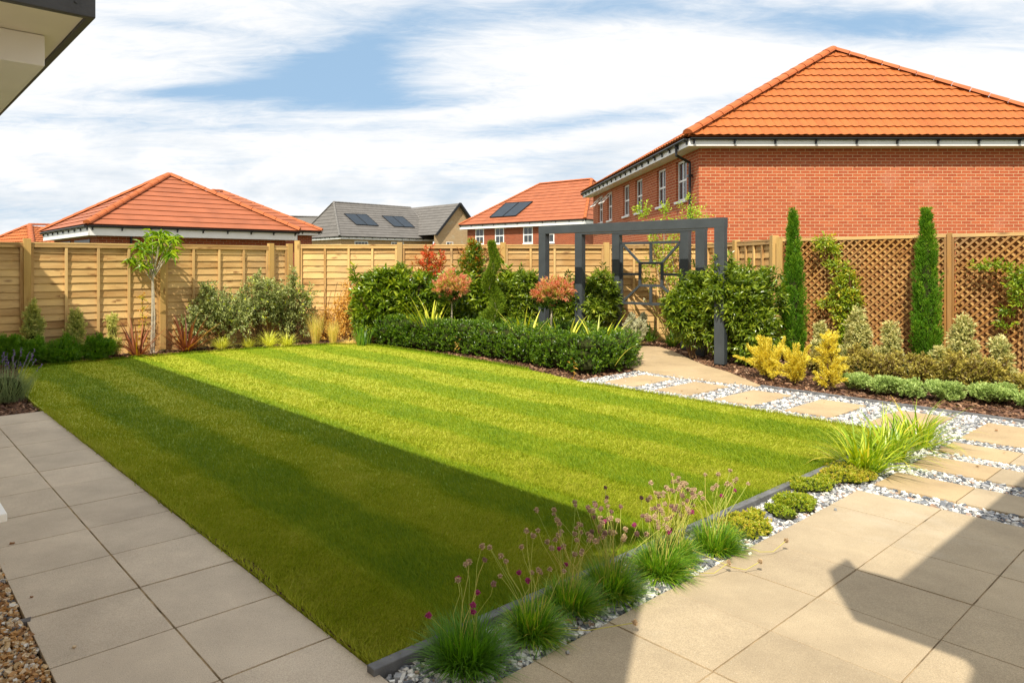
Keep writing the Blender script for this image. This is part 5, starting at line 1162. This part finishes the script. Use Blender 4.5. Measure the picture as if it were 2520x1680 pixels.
climber('yellow-green climber on the lattice between the two cypresses', [[AT(2078, Yt(2078), 0), AT(2085, Yt(2085), .6), AT(2065, Yt(2065), 1.2), AT(2045, Yt(2045), 1.75)], [AT(2080, Yt(2080), 0), AT(2100, Yt(2100), .7), AT(2090, Yt(2090), 1.3)]],
        [(*AT(u, Yt(u), HZ(v, Yt(u))), rr, .10, rr*.95) for u, v, rr in ((2030, 600, .13), (2052, 615, .09), (2045, 650, .09), (2070, 665, .14), (2085, 700, .18), (2060, 735, .14), (2095, 740, .17), (2075, 770, .16), (2085, 810, .15), (2075, 850, .14), (2025, 745, .07))], 'climber', 181, cover=1.0)
climber('green climber with bare trailing shoots on the lattice at the right edge', [[AT(2515, PB(2515, 10.9), 0), AT(2520, PB(2520, 10.9), .8), AT(2500, PB(2500, 10.9), 1.2), AT(2440, PB(2440, 10.95), 1.36), AT(2390, PB(2390, 10.95), 1.34)]],
        [(*AT(u, PB(u, 10.9), HZ(v, PB(u, 10.9))), rr, .10, rr) for u, v, rr in ((2515, 690, .17), (2500, 670, .10), (2525, 730, .15), (2410, 655, .05), (2440, 652, .05), (2470, 800, .05), (2475, 765, .05), (2465, 655, .06))], 'climber', 182, cover=.9, ts=-.15)
gS = 'cream-leaved bushes against the lattice'
for u, b, w, vt, lab in ((2115, 10.3, 92, 768, 'tall cream-leaved bush at the foot of the yellow-green climber'), (2192, 10.3, 72, 800, 'cream-leaved bush just left of the thicker cypress'),
                         (2368, 10.3, 92, 785, 'tall cream-leaved bush right of the thicker cypress'), (2462, 10.2, 80, 840, 'cream-leaved bush nearest the right edge'),
                         (2318, 10.2, 40, 868, 'small cream-leaved bush at the foot of the thicker cypress'), (2020, 10.3, 46, 805, 'cream-leaved bush half hidden behind the gold column shrub')):
    shrub('cream_shrub', lab, u, PB(u, b), w, vt, 'varieg', group=gS, cone=True, do_core=True, r0=.007)
gB = 'bronze and yellow low shrubs in the right bed'
for u, b, w, vt, lab in ((2010, 9.75, 60, 862, 'bronze low shrub behind the gold column shrub'), (2115, 9.75, 118, 868, 'bronze-yellow low shrub behind the leftmost green cushions'),
                         (2215, 9.75, 128, 876, 'bronze-yellow low shrub below the thicker cypress'), (2380, 9.6, 150, 878, 'widest bronze-yellow low shrub behind the right green cushions'), (2300, 9.7, 90, 890, 'bronze-yellow low shrub between the two widest ones'),
                         (2520, 9.6, 90, 935, 'bronze low shrub cut by the right edge')):
    shrub('bronze_shrub', lab, u, PB(u, b), w, vt, 'bronze', group=gB, do_core=True, r0=.006)
gG = 'golden yellow feathery shrubs'
def gold(label, u, b, wpx, vtop, n, seed, col=False):
    Y = PB(u, b); c = AT(u, Y); t = thing('gold_shrub', c, label, 'shrub', gG); r = np.random.default_rng(seed); top = HZ(vtop, Y); rx = wpx/2*Y/F; P, Lv = [], []; m = MB()
    for k in range(n):
        f = (k+r.random())/n; a = r.uniform(0, 6.283)
        if col: zb, L, th = f*top*.80, r.uniform(.10, .19)*(1.15-.5*f), r.uniform(.3, 1.1); zz = rx*.38*(1-.6*f)
        else: zb, L, th = r.uniform(0, .12), (top*.96)*r.uniform(.45, 1.0)*(1 if f > .25 else .7), min(1.35, abs(r.normal(0, .62))); zz = rx*.30
        if not col and k < 5: L, th = top*r.uniform(.85, 1.0), r.uniform(0, .25)
        h = np.array((math.cos(a), math.sin(a), 0)); p = c+h*r.random()*zz+Z*zb; L_ = min(L, (rx*1.15)/max(.12, math.sin(th))) ; K = max(12, int(L_*170)); pts = []
        for j in range(K):
            g = j/K; tt = th+.55*g*g*(1 if k % 3 else -.2); p = p+(h*math.sin(tt)+Z*math.cos(tt))*L_/K; pts.append(p.copy())
            for q in range(4):
                dv = unit(r.normal(0, 1, 3)); P.append(p+dv*.010); Lv.append(dv*.9*(1.1-g*.6)+(h*math.sin(tt)+Z*math.cos(tt))*.9)
        if k % 3 == 0: m.tube([c+h*.01, (c+pts[0])/2, pts[0], pts[-1]], [.005, .004, .003, .001], 4)
    P = np.array(P); Lv = np.array(Lv); P[:, 2] = np.maximum(P[:, 2], .02)
    V, Fc, T = leafmesh(P, Lv, .034, .24, 'leaf', r, np.clip(r.normal(.45, .28, len(P)), 0, 1)); npmesh('foliage', V, Fc, L_gold, t, tint=T); m.build('stem', M_twig, t)
gold('widest golden feathery shrub right of the broad laurel', 1890, 9.15, 104, 838, 46, 301)
gold('small golden feathery shrub in front of the left cypress', 1960, 8.95, 90, 860, 30, 302)
gold('upright golden feathery column shrub left of the green cushions', 2040, 8.80, 66, 798, 70, 303, True)
def sprays(u, b, w, vt, seed, parentlabel): pass
gC = 'rounded blue-green cushion shrubs'
for u, v, w, vt, lab in ((2110, 966, 78, 917, 'leftmost rounded blue-green cushion next to the gold column shrub'), (2180, 976, 84, 922, 'second rounded blue-green cushion from the gold shrubs'),
                         (2240, 984, 78, 934, 'third rounded blue-green cushion from the gold shrubs'), (2320, 990, 90, 937, 'fourth rounded blue-green cushion, before the gap in the row'),
                         (2445, 998, 108, 944, 'wide rounded blue-green cushion after the gap in the row'), (2530, 1012, 70, 962, 'rounded blue-green cushion cut by the right frame edge')):
    Y = G(u, v-10)[1]; shrub('cushion_shrub', lab, u, Y, w, vt, 'hebe', group=gC, do_core=True, nl=9, r0=.004, spikes=0)

# ---- along the lawn edging
for i, (u, v, n, L, lab) in enumerate(((2123, 1157, 170, .42, 'nearest yellow-green arching strap-leaf clump by the timber edging'), (2185, 1129, 180, .42, 'middle yellow-green arching strap-leaf clump'), (2252, 1097, 170, .44, 'farthest yellow-green arching strap-leaf clump by the sandy slabs'))):
    c = G(u, v); t = thing('daylily_clump', c, lab, 'perennial', 'yellow-green arching clumps at the lawn corner'); strips('leaves', c, n, (L*.6, L*1.1), .014, L_daylily, t, 190+i, tilt=(.05, 1.2), droop=1.0, segs=6, spread=.10, taper=.7)
gU = 'yellow-green flowering cushions in the gravel'
def cushion(ab, rads, lab, seed, ts):
    a, b = ab; c = AB(a, b); t = thing('rock_cushion', c, lab, 'alpine', gU); lumps = [(*(c+A*da+B*db), r_, r_, r_*.42) for da, db, r_ in rads]; rc_ = np.random.default_rng(seed)
    lumps = [(x, y, z+r3*.15, r_, r2, r3*.9) for (x, y, z, r_, r2, r3) in lumps]+[(l[0]+rc_.uniform(-1, 1)*l[3], l[1]+rc_.uniform(-1, 1)*l[3], .012, l[3]*.5, l[3]*.5, .03) for l in lumps for _ in range(3)]
    foliage('foliage', lumps, 'cushion', t, seed, tint_shift=ts, cover=2.0); core(t, lumps, .85, mat=M_core)
cushion((1.87, 3.72), ((.0, .0, .12), (.03, .17, .10)), 'yellow-green cushion beside the last thrift clump', 201, .1)
cushion((1.86, 4.30), ((0, .06, .13), (-.03, -.15, .075), (0, .16, .08)), 'greenest flowering cushion, second from the thrift', 202, -.1)
cushion((1.95, 4.80), ((0, .0, .11), (-.02, .13, .09)), 'third flowering cushion, flat green one nearer the patio corner', 203, -.05)
cushion((1.90, 5.18), ((0, 0, .13), (.03, .16, .12), (-.06, .12, .10)), 'brownish-yellow cushion in front of the strap-leaf clumps', 204, .12)
rt = np.random.default_rng(211)
def head_mesh(name, mat, r_, seed):
    rr = np.random.default_rng(seed); n = 46; D = unit(rr.normal(0, 1, (n, 3))+np.array((0, 0, .2))); V, Fc, T = leafmesh(D*r_*.5, D+rr.normal(0, .35, (n, 3)), r_*.5, .95, 'leaf', rr, rr.random(n)*.7+.3)
    B_ = []; K = 6
    for i in range(5):
        for j in range(K): a = math.pi*i/4; b = 2*math.pi*j/K; B_.append((r_*.72*math.sin(a)*math.cos(b), r_*.72*math.sin(a)*math.sin(b), r_*.62*math.cos(a)))
    fb = [t_ for i in range(4) for j in range(K) for t_ in ((i*K+j, (i+1)*K+j, (i+1)*K+(j+1) % K), (i*K+j, (i+1)*K+(j+1) % K, i*K+(j+1) % K))]
    Fc = np.concatenate([Fc, np.array(fb)+len(V)]); V = np.concatenate([V, np.array(B_)]); T = np.concatenate([T, np.full(len(B_), .25)]); return V, Fc, T
CL = [((1.90, 1.74), .160, 4, 5, 2), ((1.87, 2.06), .135, 13, 3, 0), ((1.92, 2.35), .125, 22, 2, 0), ((1.89, 2.59), .15, 26, 2, 14), ((1.86, 2.93), .155, 30, 3, 8), ((1.91, 3.14), .115, 26, 3, 3), ((1.84, 3.40), .14, 18, 2, 0)]
TL = ['nearest dark green thrift tuft at the corner of the edging', 'second thrift tuft from the near corner', 'third thrift tuft, with stalks of faded heads', 'fourth thrift tuft, with many dark seed heads above the shadow line',
      'middle sunlit thrift tuft among faded heads, fifth from the near corner', 'sixth thrift tuft with pale heads leaning right', 'farthest thrift tuft next to the yellow-green cushion']
for i, ((a, b), rad, nd, npk, ndk) in enumerate(CL):
    c = AB(a, b); t = thing('thrift_clump', c, TL[i], 'thrift', 'thrift tufts along the timber edging')
    rl = np.random.default_rng(900+i)
    ln_ = B*rl.normal(.12, .22)-A*rl.uniform(0, .3); strips('leaf_tuft', c, 1500, (rad*.45, rad*1.22), .0046, L_thrift, t, 220+i, tilt=(0, 1.5), droop=.55, segs=4, spread=rl.uniform(.04, .085), lean=ln_, taper=.9, tintr=(0, 1.0 if i else .5))
    for k in range(nd+npk+ndk):
        kind = 0 if k < nd else (1 if k < nd+npk else 2); an = rt.uniform(0, 6.28); sp_ = rt.uniform(0, .10)
        L = rt.uniform(.20, .36) if kind != 1 else rt.uniform(.15, .26); lean = B*rt.normal(.10, .16)+A*rt.normal(.12, .12); p = c+np.array((math.cos(an), math.sin(an), 0))*.03
        if i in (4, 5, 6): lean = lean+B*.05-A*.04
        hd = p+lean*L*2.0+Z*L; mid = (p+hd)/2+lean*(-.08)+np.array((*rt.normal(0, .012, 2), .02)); q3 = p*.2+hd*.8+np.array((*rt.normal(0, .006, 2), .012))
        m = MB(); m.tube([p+Z*.03, mid, q3, hd], .0011 if i < 5 else .0014, 4, tint=rt.random()*.75); st = m.build('flower_stem', M_stem_g, t)
        hr = rt.uniform(.0110, .0150); V, Fc, T = head_mesh('h', None, hr, k); npmesh('flower_head', V+hd, Fc, (M_head_dry, M_head_pink, M_head_dark)[kind], st, tint=T)
# stray stalks lying over the patio
for k, (u0, v0, u1, v1, z1, lab) in enumerate(((1800, 1410, 1871, 1381, .085, 'bent thrift stalk with pale head lying over the patio edge'), (1870, 1372, 1935, 1329, .09, 'thrift stalk reaching farthest over the patio'), (1720, 1425, 1794, 1383, .06, 'short curled thrift stalk over the patio edge'), (1330, 1562, 1562, 1531, .12, 'long low thrift stalk leaning over the shaded patio slab'))):
    p = G(u0, v0); q = G(u1, v1+30); q[2] = 0; Yq = q[1]; q = AT(u1, Yq, HZ(v1, Yq)); base = AB(1.88, p@B); t = thing('fallen_stalk', base, lab, 'flower stalk', 'stalks fallen over the patio')
    m = MB(); m.tube([base+Z*.05, p+Z*.03, (p+q)/2*np.array((1, 1, 0))+Z*.018, q], .0018, 5, tint=.6); st = m.build('flower_stem', M_stem_g, t); V, Fc, T = head_mesh('h', None, .014, k+70); npmesh('flower_head', V+q, Fc, M_head_dry, st, tint=T)
